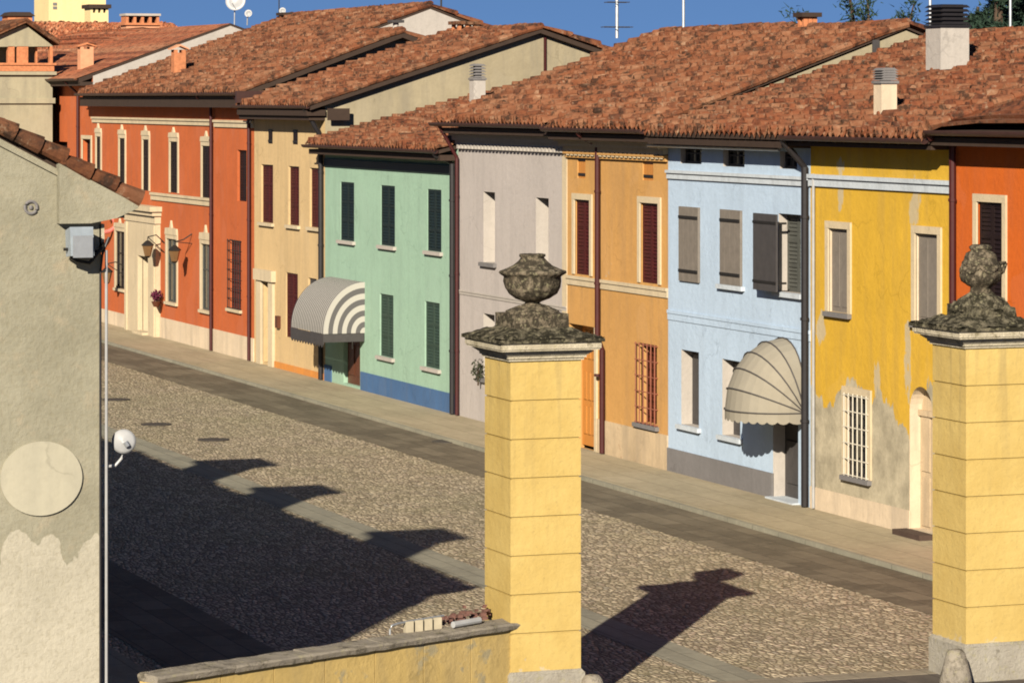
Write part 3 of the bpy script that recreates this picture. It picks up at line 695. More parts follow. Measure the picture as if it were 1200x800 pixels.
m = MB(); m.box(F - .04, F + .01, dh[0] - .13, dh[0], 0, dh[3] + .003); m.box(F - .04, F + .01, dh[1], min(hF.y1, dh[1] + .13), 0, dh[3] + .003); build('door_surround', m, M('trim'), hF.t)
hF.pipe(704.5, 172, mat='darkpipe', r=.06, jog=(395, 710))

hG = House('pale blue house with taupe shutters, grey plinth and a beige dome awning', 783, 950, 6.93, .303, 33.12, 'sky_blue', 'bare', 'tiler', 71, gutter=None, vergeF=0, vergeN=0, vt=False, eb=.1)
hG.reveal = M('white')
hG.window(797.7, 820.5, 242.5, 330, 'greyshut', depth=.0, set_in=.02, style='board')
hG.window(846, 870, 246, 334, 'greyshut', depth=.0, set_in=.02, sill='bluetrim', style='board')
hG.window(912.5, 938.5, 251, 343, 'slate', depth=.22, sill='bluetrim', leaf=[(onX(911, 300, F - .2)[0], onX(884, 300, F - .2)[0], 'greydark')])
hG.window(798.5, 819, 411, 499, 'greydark', style='panel', depth=.26, sill='bluetrim'); hG.window(846.5, 867.5, 422, 511.5, 'greydark', style='panel', depth=.26, sill='bluetrim')
for b in ((797.5, 822, 173, 192), (847.5, 872.5, 175, 195.5), (914, 934, 178, 198)): hG.window(*b, 'greydark', depth=.15, style='glass')
dh = hG.hole(906, 935.5, 487, 589.5, depth=.3)
hG.build(); hG.finish(); hG.band(860, 203, 213.5, 'bluetrim', .08); hG.band(860, 374, 386, 'sky_blue', .035)
hG.plinth(540.5, 850, 'plinthgrey', x1=906)
m = MB(); m.box(F + .25, F + .3, dh[0], dh[1], .03, dh[3]); m.box(F + .22, F + .249, dh[0] + .15, dh[1] - .15, .3, 1.1); m.box(F + .22, F + .249, dh[0] + .15, dh[1] - .15, 1.3, dh[3] - .15); build('door', m, M('greydark'), hG.t)
m = MB(); m.box(F - .15, F + .25, dh[0] - .05, dh[1] + .05, -.01, .03); build('doorstep', m, M('bluetrim'), hG.t)
m = MB(); z = FZ(860, 173)
m.tube([(F - .30, FY(930), z), (F - .30, FY(775), z)], .035, 8); build('gutter', m, M('steel'), hG.t)
for k in range(int((hG.y1 - hG.y0) / .36)): yy = hG.y0 + .1 + .36 * k; m = MB(); m.box(hG.Xe + .1, F, yy, yy + .09, hG.ze - .2, hG.ze - .11); build('rafter', m, M('wood'), hG.t)
hG.pipe(948, 196, mat='blackpipe', r=.07, label='thick black downpipe at the yellow house')
# dome awning: ribs fan out from pivots on the wall
m = MB(); ya, yb = FY(944.5), FY(893); cy = (ya + yb) / 2; zc = FZ(920, 481); Ru = 1.20; hw = (yb - ya) / 2; nr = 5; nu = 16; rib = []
for i in range(nr + 1):
    el = radians(90 * i / nr)
    row = []
    for j in range(nu + 1):
        ph = pi * j / nu; yy = cy - hw * cos(ph); rr = Ru * sin(ph) ** .75
        row.append((F - .01 - rr * cos(el) * .92, yy, zc + .02 + rr * sin(el) * 1.12))
    rib.append(row)
for i in range(nr):
    for j in range(nu):
        a_, b_, c_, d_ = rib[i][j], rib[i][j + 1], rib[i + 1][j + 1], rib[i + 1][j]
        m.poly([a_, b_, c_, d_])
aw = build('awning', m, M('canvas'), hG.t, smooth=False, label='beige canvas dome awning with ribs and scalloped edge')
m = MB()
for i in range(nr + 1): m.tube([(p[0] - .01, p[1], p[2] + .012) for p in rib[i]], .014, 6)
build('rib', m, M('greydark'), aw)
m = MB(); row = rib[0]
for j in range(nu):
    p, q = row[j], row[j + 1]
    m.poly([p, (p[0], p[1], p[2] - .15), (p[0] * .75 + q[0] * .25, p[1] * .75 + q[1] * .25, p[2] - .185), ((p[0] + q[0]) / 2, (p[1] + q[1]) / 2, p[2] - .195), (p[0] * .25 + q[0] * .75, p[1] * .25 + q[1] * .75, p[2] - .185), (q[0], q[1], q[2] - .15), q])
build('valance', m, M('canvas'), aw)

hH = House('yellow house with grey shutters, peeling lower plaster and an arched doorway', 950, 1119, 6.93, .303, 33.12, 'yellow', 'bare', 'tiler', 81, vergeF=0, vergeN=0, vt=False, eb=.05)
hH.reveal = M('plinthcream')
hH.window(972, 994.5, 268, 366, 'greyshut', style='panel', frame='trim', depth=.07, sill='plinthgrey'); hH.window(1073.5, 1100, 274, 379, 'greyshut', style='panel', frame='trim', depth=.07, sill='plinthgrey')
hH.window(992, 1018, 463, 559, 'greydark', frame='trim', depth=.12, sill='plinthgrey', grille='paleiron', style='glass')
dh = hH.hole(1066, 1093, 453, 622, arch=True, depth=.26)
hH.build(); hH.finish(); hH.band(1035, 208, 222.5, 'bluetrim', .09)
hH.plinth(584, 1010, 'plinthcream', x1=1066.5, e=.02)
m = MB(); G = F + .24; m.box(G - .03, G + .03, dh[0], dh[1], 0, dh[3] - (dh[1] - dh[0]) / 2 - .1)
mid = (dh[0] + dh[1]) / 2
for p, q in ((dh[0] + .08, mid - .05), (mid + .05, dh[1] - .08)):
    m.box(G - .05, G - .031, p, q, .15, 1.0); m.box(G - .05, G - .031, p, q, 1.1, 2.1)
m.box(G - .08, G + .02, dh[0], dh[1], dh[3] - (dh[1] - dh[0]) / 2 - .1, dh[3] - (dh[1] - dh[0]) / 2 - .0)
m.box(G, G + .03, dh[0], dh[1], dh[3] - (dh[1] - dh[0]) / 2, dh[3])
build('door', m, M('plinthbeige'), hH.t)
m = MB(); m.box(F - .3, F + .2, dh[0] - .08, dh[1] + .08, -.01, .09); build('doorstep', m, M('darkstone'), hH.t)
for k in range(int((hH.y1 - hH.y0) / .36)): yy = hH.y0 + .1 + .36 * k; m = MB(); m.box(hH.Xe + .1, F, yy, yy + .09, hH.ze - .2, hH.ze - .11); build('rafter', m, M('wood'), hH.t)
m = MB(); m.tube([(F - .05, FY(956), 6.2), (F - .05, FY(956), .02)], .03, 8); build('downpipe', m, M('whitepipe'), hH.t)

hI = House('vermilion orange house at the right end behind the right gate pillar', 1119, 1290, 7.08, .30, 33.12, 'red2', 'bare', 'tiler', 91, y=(40.0, FY(1119)), vergeF=.12)
hI.window(1146, 1176, 237, 355, 'darkwin', frame='trim', depth=.07, sill='trim'); hI.window(1240, 1270, 240, 358, 'darkwin', frame='trim', depth=.07, sill='trim')
hI.window(1190, 1220, 440, 570, 'darkwin', frame='trim', depth=.07, sill='trim')
hI.build(); hI.finish(); hI.pipe(1121.5, 165, r=.06)
m = MB(); m.lathe((hI.Xe - .03, hI.y1 + .14, hI.ze - .03), [(.02, -.09), (.10, -.06), (.10, .06), (.02, .09)], 10); build('gutter_end', m, M('enamel'), hI.t)

# chimneys and roof furniture that belong to the houses
hI.chimney(1119, 75, 4, 48, 'louvre', 'white', 'blackpipe', 'big white chimney with black louvred cowl', lou=.60)
hG.chimney(1042, 137, 80, 26, 'louvre', 'plinthcream', 'plinthgrey', 'small grey louvred chimney', lou=.68)
hD.chimney(562, 124, 74, 19, 'louvre', 'white', 'plinthgrey', 'white chimney with grey louvres', lou=.6)
hB.chimney(211, 88, 52, 18, 'gable', 'bricks', 'pinkrender', 'orange brick chimney with gabled hood')
hA.chimney(102, 78, 50, 20, 'gable', 'pinkrender', 'bricks')
def ridge_ch(hs, px, yb, yt, w, style, body, cap, **k):
    """foot on the ridge line"""
    v = ray(px, yb); X = hs.Xr; y = X / v[0] * v[1]; Z = X * SA + y * CA; y = min(max(y, hs.y0 + .3), hs.y1 - 1)
    Z = X * SA + y * CA; w_ = w * Z / FL / 1.28; zt = H + (HY - yt) / FL * Z; m = MB(); x0, x1 = X - w_ / 2, X + w_ / 2; y1 = y + w_ * k.get('wd', 1)
    zb = hs.zr - .4
    if style == 'slab':
        m.box(x0, x1, y, y1, zb, zt - .28)
        n = 3
        for i in range(n):
            xx = x0 + (x1 - x0 - .1) * i / (n - 1)
            for yy in (y, y1 - .1): m.box(xx, xx + .1, yy, yy + .1, zt - .28, zt - .1)
        m.box(x0 - .08, x1 + .08, y - .08, y1 + .08, zt - .098, zt, 1)
    elif style == 'vent':
        m.tube([(X, y, zb), (X, y, zt - .1)], .09, 8); m.box(x0, x1, y - w_ / 2, y + w_ / 2, zt - .1, zt - .02, 1)
    return build('chimney', m, [M(body), M(cap)], hs.roof)
ridge_ch(hF, 832, 36, 15, 22, 'slab', 'bricks', 'wood'); ridge_ch(hC, 548, 40, 25, 30, 'slab', 'bricks', 'tiled')
ridge_ch(hB, 255, 32, 15, 30, 'slab', 'bricks', 'wood')
for px, y in ((398, 17), (464, 23)): ridge_ch(hB2 if px > 400 else hB, px, y + 14, y, 20, 'vent', 'white', 'greydark')

# ------------------------------------------------------------------ houses further back
def back_house(label, x0, x1, y0, y1, ze, zr, wall, tile, seed):
    t = thing('village_house', label, 'house', ((x0 + x1) / 2, y0, 0), 'houses behind the far end of the terrace'); m = MB(); ym = (y0 + y1) / 2
    m.prism([(y0, 0), (y1, 0), (y1, ze - .1), (ym, zr - .15), (y0, ze - .1)], 'x', x0, x1); build('wall', m, M(wall), t)
    r = MB(); s = (zr - ze) / (ym - y0 + .4)
    tile_roof(r, y0 - .4, ze, s, ym, x0 - .2, x1 + .2, 0, seed); tile_roof(r, y1 + .4, ze, s, ym, x0 - .2, x1 + .2, 0, seed + 1, dirx=-1, pitch=.4)
    ridge_tiles(r, ym, zr, x0 - .2, x1 + .2); r.v = [(b, a, c) for a, b, c in r.v]; r.f = [f[::-1] for f in r.f]; build('roof', r, M(tile), t)
    return t
zr1 = onY(150, 29, 151)[1]; b1 = back_house('house with a long parapet chimney on its pinkish tiled roof, behind the far red house', onY(78, 60, 143)[0], onY(252, 30, 143)[0], 143, 159, onY(100, 62, 142.6)[1], zr1, 'pinkrender', 'tilef', 201)
m = MB(); xa, za = onY(148, 45, 146); xb, zb = onY(187, 45, 146); zc = onY(148, 27, 146)[1]; zd = onY(148, 16, 146)[1]
m.box(xa, xb, 146, 147, za - 1.5, zc - .1); m.box(xa - .1, xb + .1, 145.9, 147.1, zc - .098, zc, 1)
for k in range(5): q = xa + (xb - xa - .12) * k / 4; m.box(q, q + .12, 146.05, 146.95, zc, zd - .1, 1)
m.box(xa - .05, xb + .05, 145.95, 147.05, zd - .1, zd, 2); build('chimney', m, [M('pinkrender'), M('bricks'), M('white')], b1)
b2 = back_house('house with a dark brown roof below the pale yellow tower', onY(42, 40, 161)[0], onY(112, 40, 161)[0], 161, 171, onY(80, 53, 160.6)[1], onY(80, 28, 166)[1], 'ytower', 'tiled', 211)
# pale yellow tower
xa, _ = onY(57, 30, 176); xb, zb = onY(124, 40, 176)
tw = thing('tower', 'pale yellow square tower rising above the far roofs, cut by the top of the photo', 'tower', ((xa + xb) / 2, 176, 0))
m = MB(); m.box(xa, xb, 176, 179.5, 0, 16); build('wall', m, M('ytower'), tw)
m = MB(); ze = 16; xm = (xa + xb) / 2; s_ = 1.0
m.poly([(xa - .3, 175.7, ze), (xb + .3, 175.7, ze), (xm, 177.75, ze + s_)], 0); m.poly([(xb + .3, 175.7, ze), (xb + .3, 179.8, ze), (xm, 177.75, ze + s_)], 0)
m.poly([(xb + .3, 179.8, ze), (xa - .3, 179.8, ze), (xm, 177.75, ze + s_)], 0); m.poly([(xa - .3, 179.8, ze), (xa - .3, 175.7, ze), (xm, 177.75, ze + s_)], 0); build('roof', m, M('tile'), tw)
for yy in (5, 9.5):
    p, q = onY(62, yy + 1.6, 176), onY(66.5, yy - 1.6, 176); m = MB(); m.box(p[0], q[0], 175.97, 176.05, p[1], q[1]); build('window', m, M('plinthgrey'), tw)
# its chimney neighbour
xa, za = onY(106, 60, 168.5); xb, zb = onY(127, 12, 168.5); zt = onY(110, 5.5, 168.5)[1]
ch = MB(); ch.box(xa, xb, 168.5, 169.8, za, zb - .15)
for k in range(4): q = xa + (xb - xa - .13) * k / 3; ch.box(q, q + .13, 168.5, 169.8, zb - .15, zb + .08)
ch.box(xa - .12, xb + .12, 168.35, 169.95, zb + .08, zt, 1)
cho = build('chimney', ch, [M('ytower'), M('wood')], b2, label='pale yellow chimney with dark arched hood')

# belvedere house on the left
Yb = 119.6
bv = thing('belvedere_house', 'grey beige house with an open brick loggia under a small gable, upper left', 'house', (24, Yb, 0))
xr = onY(61.5, 60, Yb)[0]; xl = onY(-14, 60, Yb)[0]; ez = onY(0, 52, Yb)[1]; m = MB()
zl0, zl1, zc1 = onY(30, 74, Yb)[1], onY(30, 54.5, Yb)[1], onY(30, 88, Yb)[1]
m.box(xl, xr, Yb, Yb + 4, 0, zc1 - .01); m.box(xl, xr, Yb + 2.9, Yb + 4, zc1 - .01, zl1)
pk = onY(29, 27, Yb)
m.prism([(xl - .3, ez - .1), (xl - .3, ez), (pk[0], pk[1] - .06), (xr, onY(61, 52, Yb)[1] - .05), (xr, zl1)], 'y', Yb, Yb + 4)
build('wall', m, M('towerw'), bv)
m = MB(); m.box(xl - .05, xr + .08, Yb - .1, Yb + 4.05, onY(30, 118, Yb)[1] - .1, onY(30, 115, Yb)[1]); m.box(xl - .03, xr + .12, Yb - .14, Yb + 4.1, zc1, zc1 + .12); build('moulding', m, M('towerw'), bv)
m = MB(); m.box(xl, xr + .05, Yb - .05, Yb + .2, zc1 + .13, zl0 - .08); m.box(xl, xr + .12, Yb - .1, Yb + .25, zl0 - .078, zl0)
for a_, b_ in ((9.5, 17), (20, 33), (58.5, 61.8)):
    m.box(onY(a_, 60, Yb)[0], onY(b_, 60, Yb)[0], Yb + .0, Yb + .3, zl0, zl1)
m.box(onY(44, 60, Yb)[0], onY(46, 60, Yb)[0], Yb + .3, Yb + .5, zl0, zl1)
build('parapet', m, M('bricks'), bv, label='brick parapet and posts of the open loggia')
r = MB(); r_ = onY(63, 55, Yb)
m = MB()
for (p, q) in (((xl - .4, ez), (pk[0], pk[1])), ((pk[0], pk[1]), (xr + .2, r_[1] + .05))):
    m.prism([(p[0], p[1]), (q[0], q[1]), (q[0], q[1] + .10), (p[0], p[1] + .10)], 'y', Yb - .25, Yb + 4.2)
    L = sqrt((q[0] - p[0]) ** 2 + (q[1] - p[1]) ** 2); n = max(2, int(L / .3))
    for k in range(n):
        a_ = k / n; b_ = (k + 1.1) / n
        for yy in [Yb - .2 + .25 * i for i in range(17)]:
            m.tube([(p[0] + (q[0] - p[0]) * a_, yy, p[1] + (q[1] - p[1]) * a_ + .12), (p[0] + (q[0] - p[0]) * min(b_, 1), yy, p[1] + (q[1] - p[1]) * min(b_, 1) + .10)], .08, 6)
for i in range(len(m.uv)): m.uv[i] = [((i // 8) * 1.37 + .5, (i // 64) * .7 + .5)] * len(m.uv[i])
build('roof', m, M('tiled'), bv)
m = MB(); a_, b_ = onY(6, 28, Yb + 5), onY(41, 15.5, Yb + 5); m.box(a_[0] + .1, b_[0] - .1, Yb + 5, Yb + 6, a_[1] - 2.2, b_[1] - .12); m.prism([(a_[0], b_[1] - .12), (b_[0], b_[1] - .12), (b_[0] - .2, b_[1] + .03), (a_[0] + .2, b_[1] + .03)], 'y', Yb + 4.9, Yb + 6.1, 1)
m.box(xl, xr - .3, Yb + 4.1, Yb + 7, 0, onY(30, 40, Yb + 5)[1] - .3, 0)
build('chimney', m, [M('bricks'), M('wood')], bv)

# ------------------------------------------------------------------ near left house and the row behind it (it throws the big shadow)
YG = 38.5; Xw = 9.2; XE = 9.62; ZE = 6.42; SL = .525; XR = 2.0
lh = thing('corner_house', 'grey green rendered house gable in the left foreground with an oval plaque', 'house', (Xw, YG, 0))
def lz(X): return ZE + SL * (XE - X)
m = MB(); xb = 2 * XR - Xw
m.prism([(xb, -.05), (Xw, -.05), (Xw, lz(Xw) - .12), (XR, lz(XR) - .12), (xb, lz(Xw) - .12)], 'y', YG, 61.9); fixn(build('wall', m, M('leftwall'), lh))
r = MB()
tile_roof(r, XE, ZE, SL, XR, YG + .0, 61.8, 0, 301, dirx=-1, pitch=.24); tile_roof(r, 2 * XR - XE, ZE, SL, XR, YG, 61.8, 0, 303, dirx=1, pitch=.5, course=.8)
ridge_tiles(r, XR, lz(XR) + .03, YG, 61.8)
r.prism([(XE - .04, lz(XE) - .10), (XE - .04, lz(XE) - .04), (XR, lz(XR) - .04), (XR, lz(XR) - .10)], 'y', YG + .02, 61.8, 1)
n = 26
for k in range(n):       # verge tiles, each lapping the next
    x0 = XE + .03 - (XE - XR) * k / n; x1 = XE + .03 - (XE - XR) * (k + 1.2) / n; j = R.uniform(-.02, .02)
    r.tube([(x0, YG - .08 + j * .6, lz(x0) + .05 + j), (x1, YG - .08, lz(x1) + .02 + j)], .11, 10, 0, .08)
    for q in range(-12, 0): r.uv[q] = [(k + 400.5, 31.5)] * len(r.uv[q])
build('roof', r, [M('tiled'), M('wood')], lh)
m = MB(); m.prism([(XR, lz(XR) - .25), (8.68, lz(8.68) - .20), (8.68, lz(8.68) - .15), (XR, lz(XR) - .2)], 'y', YG - .05, YG + .01)
m.prism([(8.68, 6.165), (9.05, 6.165), (9.35, 6.22), (9.6, 6.33), (9.62, 6.40), (9.60, lz(9.6) - .06), (8.68, lz(8.68) - .06)], 'y', YG - .14, YG + .45)
build('cornice', m, M('leftwall'), lh)
m = MB(); m.box(Xw - .005, XE - .03, YG + .46, 61.8, 6.2, 6.40); build('eave_box', m, M('leftwall'), lh)
m = MB(); N = 48; cx, cz = onY(48, 560, YG); a_, b_ = .475, .425
m.prism([(cx + a_ * cos(2 * pi * k / N), cz + b_ * sin(2 * pi * k / N)) for k in range(N)], 'y', YG - .035, YG + .01)
build('plaque', m, stucco('cream_plaque', (.43, .40, .305), .05, .2, bump=.15), lh, label='blank cream oval plaque')
m = MB(); cx, cz = onY(36, 243, YG); m.tube([(cx + .07 * cos(2 * pi * k / 20), YG - .015, cz + .07 * sin(2 * pi * k / 20)) for k in range(21)], .018, 6); m.lathe((cx, YG - .01, cz), [(.02, -.02), (.025, 0), (.02, .02)], 8); build('ring', m, M('plinthgrey'), lh)
m = MB(); X = Xw + .055; m.tube([(X, YG - .03, 5.85), (X, YG - .03, 0)], .017, 8); build('downpipe', m, M('whitepipe'), lh)
m = MB(); X = Xw - .015; m.tube([(X + .1, YG - .03, 6.0), (X + .02, YG - .04, 5.8), (X, YG - .03, 5.6), (X, YG - .03, 0)], .014, 6); build('cable', m, M('blackpipe'), lh)
m = MB(); m.box(Xw - .02, Xw + .04, YG - .0, YG + .3, 5.82, 6.15); build('pipe_head', m, M('slabstone'), lh)
def shadow_chimney(X1, Y0, zt, w=1.0, par=lh, zb=6.3):  # unseen chimneys added so their caps throw the bumps along the street shadow
    m = MB(); o = .22
    m.box(X1 - o - w, X1 - o, Y0 + o, Y0 + o + w, zb, zt - .14); m.box(X1 - 2 * o - w, X1, Y0, Y0 + 2 * o + w, zt - .138, zt, 1); m.box(X1 - o - w - .08, X1 - o + .08, Y0 + o - .08, Y0 + o + w + .08, zt - .3, zt - .142, 1)
    return build('chimney', m, [M('bricks'), M('bricks')], par)
SDX, SDY = tan(radians(90 - 24.0)) * sin(radians(34.8)), tan(radians(90 - 24.0)) * cos(radians(34.8))
for (px, py, zt) in ((325, 541, 8.4), (400, 573, 8.4), (552, 627, 9.5)):
    gx, gy = onZ(px, py); shadow_chimney(gx - SDX * zt, gy - SDY * zt if zt < 9 else max(gy - SDY * zt, YG + .05), zt)
lr = thing('row_house', 'rendered row house behind the left foreground gable, mostly out of view', 'house', (Xw, 62, 0))
m = MB(); m.prism([(-4.8, -.05), (Xw, -.05), (Xw, 6.5), (2.2, lz(2.2) - .2), (-4.8, 6.4)], 'y', 62, 92); fixn(build('wall', m, M('leftwall'), lr))
r = MB(); tile_roof(r, XE, ZE, SL, 2.2, 61.9, 92, 0, 311, dirx=-1, pitch=.4, course=.7); r.prism([(XE, ZE - .08), (XE, ZE - .02), (2.2, lz(2.2) - .02), (-5.2, ZE - .02), (-5.2, ZE - .08), (2.2, lz(2.2) - .08)], 'y', 61.95, 92); build('roof', r, M('tile'), lr)

# floodlight on the gable
x0, zt = onY(75, 268, YG); x1, zb = onY(102, 300, YG)
fl = thing('floodlight', 'pale grey floodlight box on a dark bracket, high on the left gable', 'lamp', (x0, YG - .2, zb))
m = MB(); m.prism([(YG - .36, zb + .02), (YG - .10, zb + .0), (YG - .06, zt - .02), (YG - .30, zt + .03)], 'x', x0, x1); build('housing', m, M('lamp'), fl)
m = MB(); m.prism([(YG - .37, zb + .0), (YG - .365, zb + .25), (YG - .375, zb + .25), (YG - .38, zb)], 'x', x0 + .02, x1 - .02); build('glass', m, M('steel'), fl)
m = MB(); m.tube([(x0 + .02, YG - .2, zb - .01), ((x0 + x1) / 2, YG - .2, zb - .05), (x1 - .02, YG - .2, zb - .07), (x1 + .05, YG - .17, zb - .0), (x1 + .16, YG - .08, zb + .10), (x1 + .19, YG - .0, zb + .14)], .022, 8)
m.tube([(x1 + .0, YG - .18, zb + .14), (x1 + .02, YG - .2, zb - .05)], .02, 8); m.tube([(x1 + .02, YG - .16, zb + .05), (x1 + .17, YG - .02, zb + .07)], .015, 8); m.tube([(x0 - .05, YG - .2, zb + .09), (x0, YG - .2, zb + .09)], .02, 6); build('bracket', m, M('iron'), fl)
# round white lamp
Yl = YG + .12; cx, cz = onY(145, 517, Yl)
wl = thing('wall_lamp', 'round white enamel lamp dish on a curved arm beside the left downpipe', 'lamp', (cx, Yl, cz))
m = MB()
from mathutils import Vector, Matrix
def disc(m, c, nrm, prof, n=28, mi=0):
    nrm = Vector(nrm).normalized(); a = nrm.cross(Vector((0, 0, 1))).normalized(); b = nrm.cross(a); rings = []
    for r_, h_ in prof:
        rings.append(len(m.v)); m.v += [tuple(Vector(c) + nrm * h_ + (a * cos(2 * pi * j / n) + b * sin(2 * pi * j / n)) * r_) for j in range(n)]
    for p, q in zip(rings, rings[1:]):
        for j in range(n): m.f.append((p + j, p + (j + 1) % n, q + (j + 1) % n, q + j)); m.m.append(mi); m.uv.append([(0, 0)] * 4)
    m.f.append(tuple(rings[-1] + j for j in range(n))); m.m.append(mi); m.uv.append([(0, 0)] * n)
disc(m, (cx, Yl, cz), (-.25, -1, .1), [(.115, -.05), (.142, -.01), (.142, .0), (.11, .022), (.06, .035), (.03, .05), (.0, .055)]); build('dish', m, M('enamel'), wl, smooth=True)
m = MB(); ax, az = onY(125, 547, Yl); m.tube([(cx + .0, Yl + .02, cz - .1), (cx - .02, Yl + .03, cz - .2), (cx - .09, Yl + .04, az + .01), (ax, Yl + .05, az - .0), (Xw, Yl + .06, az)], .018, 8); build('arm', m, M('enamel'), wl)
m = MB(); m.tube([(cx + .0, Yl - .07, cz), (cx + .03, Yl - .08, cz - .05)], .03, 8); build('socket', m, M('steel'), wl)

# ------------------------------------------------------------------ gate pillars
W = .945
def pillar(X0, Y0, label, seed):
    t = thing('gate_pillar', label, 'pillar', (X0 + W / 2, Y0 + W / 2, -.08), 'yellow gate pillars'); X1, Y1 = X0 + W, Y0 + W
    m = MB(); zb = .43; n = 8; hb = .485; g = .022
    for k in range(n):
        z0, z1 = zb + hb * k, zb + hb * (k + 1) - (g if k < n - 1 else 0)
        m.box(X0, X1, Y0, Y1, z0, z1)
        if k < n - 1: m.box(X0 + .02, X1 - .02, Y0 + .02, Y1 - .02, z1 - .001, z1 + g + .001)
    o = build('shaft', m, M('pillar'), t)
    m = MB(); m.box(X0 - .04, X1 + .04, Y0 - .04, Y1 + .04, -.09, zb - .04); m.prism([(X0 - .04, zb - .04), (X1 + .04, zb - .04), (X1, zb), (X0, zb)], 'y', Y0 - .02, Y1 + .02); build('plinth', m, M('plinthstone'), t)
    zc = zb + n * hb; m = MB()
    def ring(e, za, zd, mi=0): m.box(X0 - e, X1 + e, Y0 - e, Y1 + e, za, zd, mi)
    ring(.03, zc + .002, zc + .035); ring(.055, zc + .035, zc + .06)
    a_ = MB()
    for k in range(5): ring(.06 + .016 * k, zc + .06 + .012 * k, zc + .075 + .012 * k)
    ring(.185, zc + .135, zc + .155); ring(.20, zc + .157, zc + .25)
    build('cornice', m, M('slabstone'), t)
    # dark lichen covered pyramid cap, uneven
    m = MB(); rr = random.Random(seed); n = 22; e = .235; zz = zc + .25; hgt = .17; grid = {}
    for i in range(n + 1):
        for j in range(n + 1):
            u, v = i / n, j / n; d = min(u, 1 - u, v, 1 - v); z = zz + .035 + hgt * min(1, d / .36)
            edge = d == 0
            grid[i, j] = len(m.v); m.v.append((X0 - e + (W + 2 * e) * u + (0 if not edge else rr.uniform(-.008, .008)), Y0 - e + (W + 2 * e) * v + (0 if not edge else rr.uniform(-.008, .008)), z + rr.uniform(-.016, .02)))
    for i in range(n):
        for j in range(n): m.f.append((grid[i, j], grid[i + 1, j], grid[i + 1, j + 1], grid[i, j + 1])); m.m.append(0); m.uv.append([(0, 0)] * 4)
    m.box(X0 - e, X1 + e, Y0 - e, Y1 + e, zz - .012, zz + .03); build('cap', m, M('capstone'), t)
    cx, cy = X0 + W / 2, Y0 + W / 2; zt = zz + .035 + hgt - .02
    return t, cx, cy, zt
tl, cx, cy, zt = pillar(14.78, 40.0, 'yellow banded gate pillar with a broad lidded stone urn, centre of the photo', 5)
def dug(m, amp, seed):
    rr = random.Random(seed); m.v = [(a + rr.uniform(-amp, amp), b + rr.uniform(-amp, amp), c + rr.uniform(-amp, amp)) for a, b, c in m.v]; return m
m = MB(); m.box(cx - .36, cx + .36, cy - .36, cy + .36, zt - .08, zt + .13); m.lathe((cx, cy, zt + .10), [(.36, 0), (.34, .06), (.25, .10), (.17, .13)], 24); build('pedestal', dug(m, .012, 3), M('stone'), tl)
z0 = zt + .22; zz = lambda z: z - z0
prof = [(.17, 0), (.13, .02), (.085, .045), (.12, .065), (.22, .10), (.30, .16), (.345, .24), (.36, .32), (.362, .375), (.40, .40), (.43, .425), (.42, .445), (.34, .475), (.25, .515), (.185, .57), (.145, .615), (.165, .635), (.165, .66), (.10, .665)]
def gad(th, z): return 1 + (.03 * sin(14 * th) if .12 < z < .37 else 0) + .008 * sin(5 * th + z * 20)
m = MB(); m.lathe((cx, cy, z0), prof, 64, 0, gad); build('urn', dug(m, .004, 4), M('stone'), tl, smooth=True, label='broad lidded stone urn with dark weathering')
tr, cx, cy, zt = pillar(21.16, 40.0, 'yellow banded gate pillar with a rounder carved stone urn, cut by the right edge', 6)
m = MB(); m.box(cx - .34, cx + .34, cy - .34, cy + .34, zt - .08, zt + .10); m.lathe((cx, cy, zt + .09), [(.34, 0), (.30, .08), (.2, .14), (.15, .18)], 24)
for k in range(10): a = k * .7; m.lathe((cx + .3 * cos(a), cy + .3 * sin(a), zt + .06), [(.09, -.04), (.11, .02), (.05, .09)], 7)
build('pedestal', dug(m, .02, 9), M('capstone'), tr)
z0 = zt + .24
prof = [(.16, 0), (.14, .05), (.135, .10), (.19, .13), (.245, .18), (.27, .24), (.27, .30), (.25, .355), (.235, .375), (.255, .395), (.25, .43), (.22, .455), (.215, .50), (.19, .55), (.15, .575), (.125, .585), (.15, .605), (.155, .635), (.12, .66), (.05, .665)]
def lob(th, z): return 1 + (.035 * sin(8 * th) if .15 < z < .34 else 0) + .012 * sin(3 * th + 1)
m = MB(); m.lathe((cx, cy, z0), prof, 64, 0, lob)
for k in range(6):      # swags round the shoulder
    a0, a1 = k * pi / 3, (k + 1) * pi / 3
    m.tube([(cx + .262 * cos(a0 + (a1 - a0) * q / 6), cy + .262 * sin(a0 + (a1 - a0) * q / 6), z0 + .40 - .10 * sin(pi * q / 6)) for q in range(7)], .028, 7)
# broken carved handle pointing out to the right
m.tube([(cx + .2, cy - .05, z0 + .26), (cx + .29, cy - .06, z0 + .31), (cx + .35, cy - .06, z0 + .42)], .045, 8, 0, .02); m.tube([(cx + .18, cy - .05, z0 + .40), (cx + .34, cy - .06, z0 + .42)], .045, 8, 0, .02)
build('urn', dug(m, .006, 8), M('stone'), tr, smooth=True, label='round carved stone urn with swags and a broken handle')
# guard stones
def guard(cx, cy, label):
    m = MB(); m.lathe((cx, cy, -.09), [(.23, 0), (.20, .18), (.155, .36), (.12, .47), (.09, .51), (.02, .52)], 20); return tag(build('guard_stone', dug(m, .006, 2), M('coping'), loc=(0, 0, 0), smooth=True), label, 'guard stone', 'guard stones at the pillars')
_g = onZ(694, 838, -.08); guard(_g[0], _g[1], 'low cream guard stone at the right foot of the middle pillar'); _g = onZ(1120, 806, -.08); guard(_g[0], _g[1], 'cone shaped grey guard stone at the left foot of the right pillar')

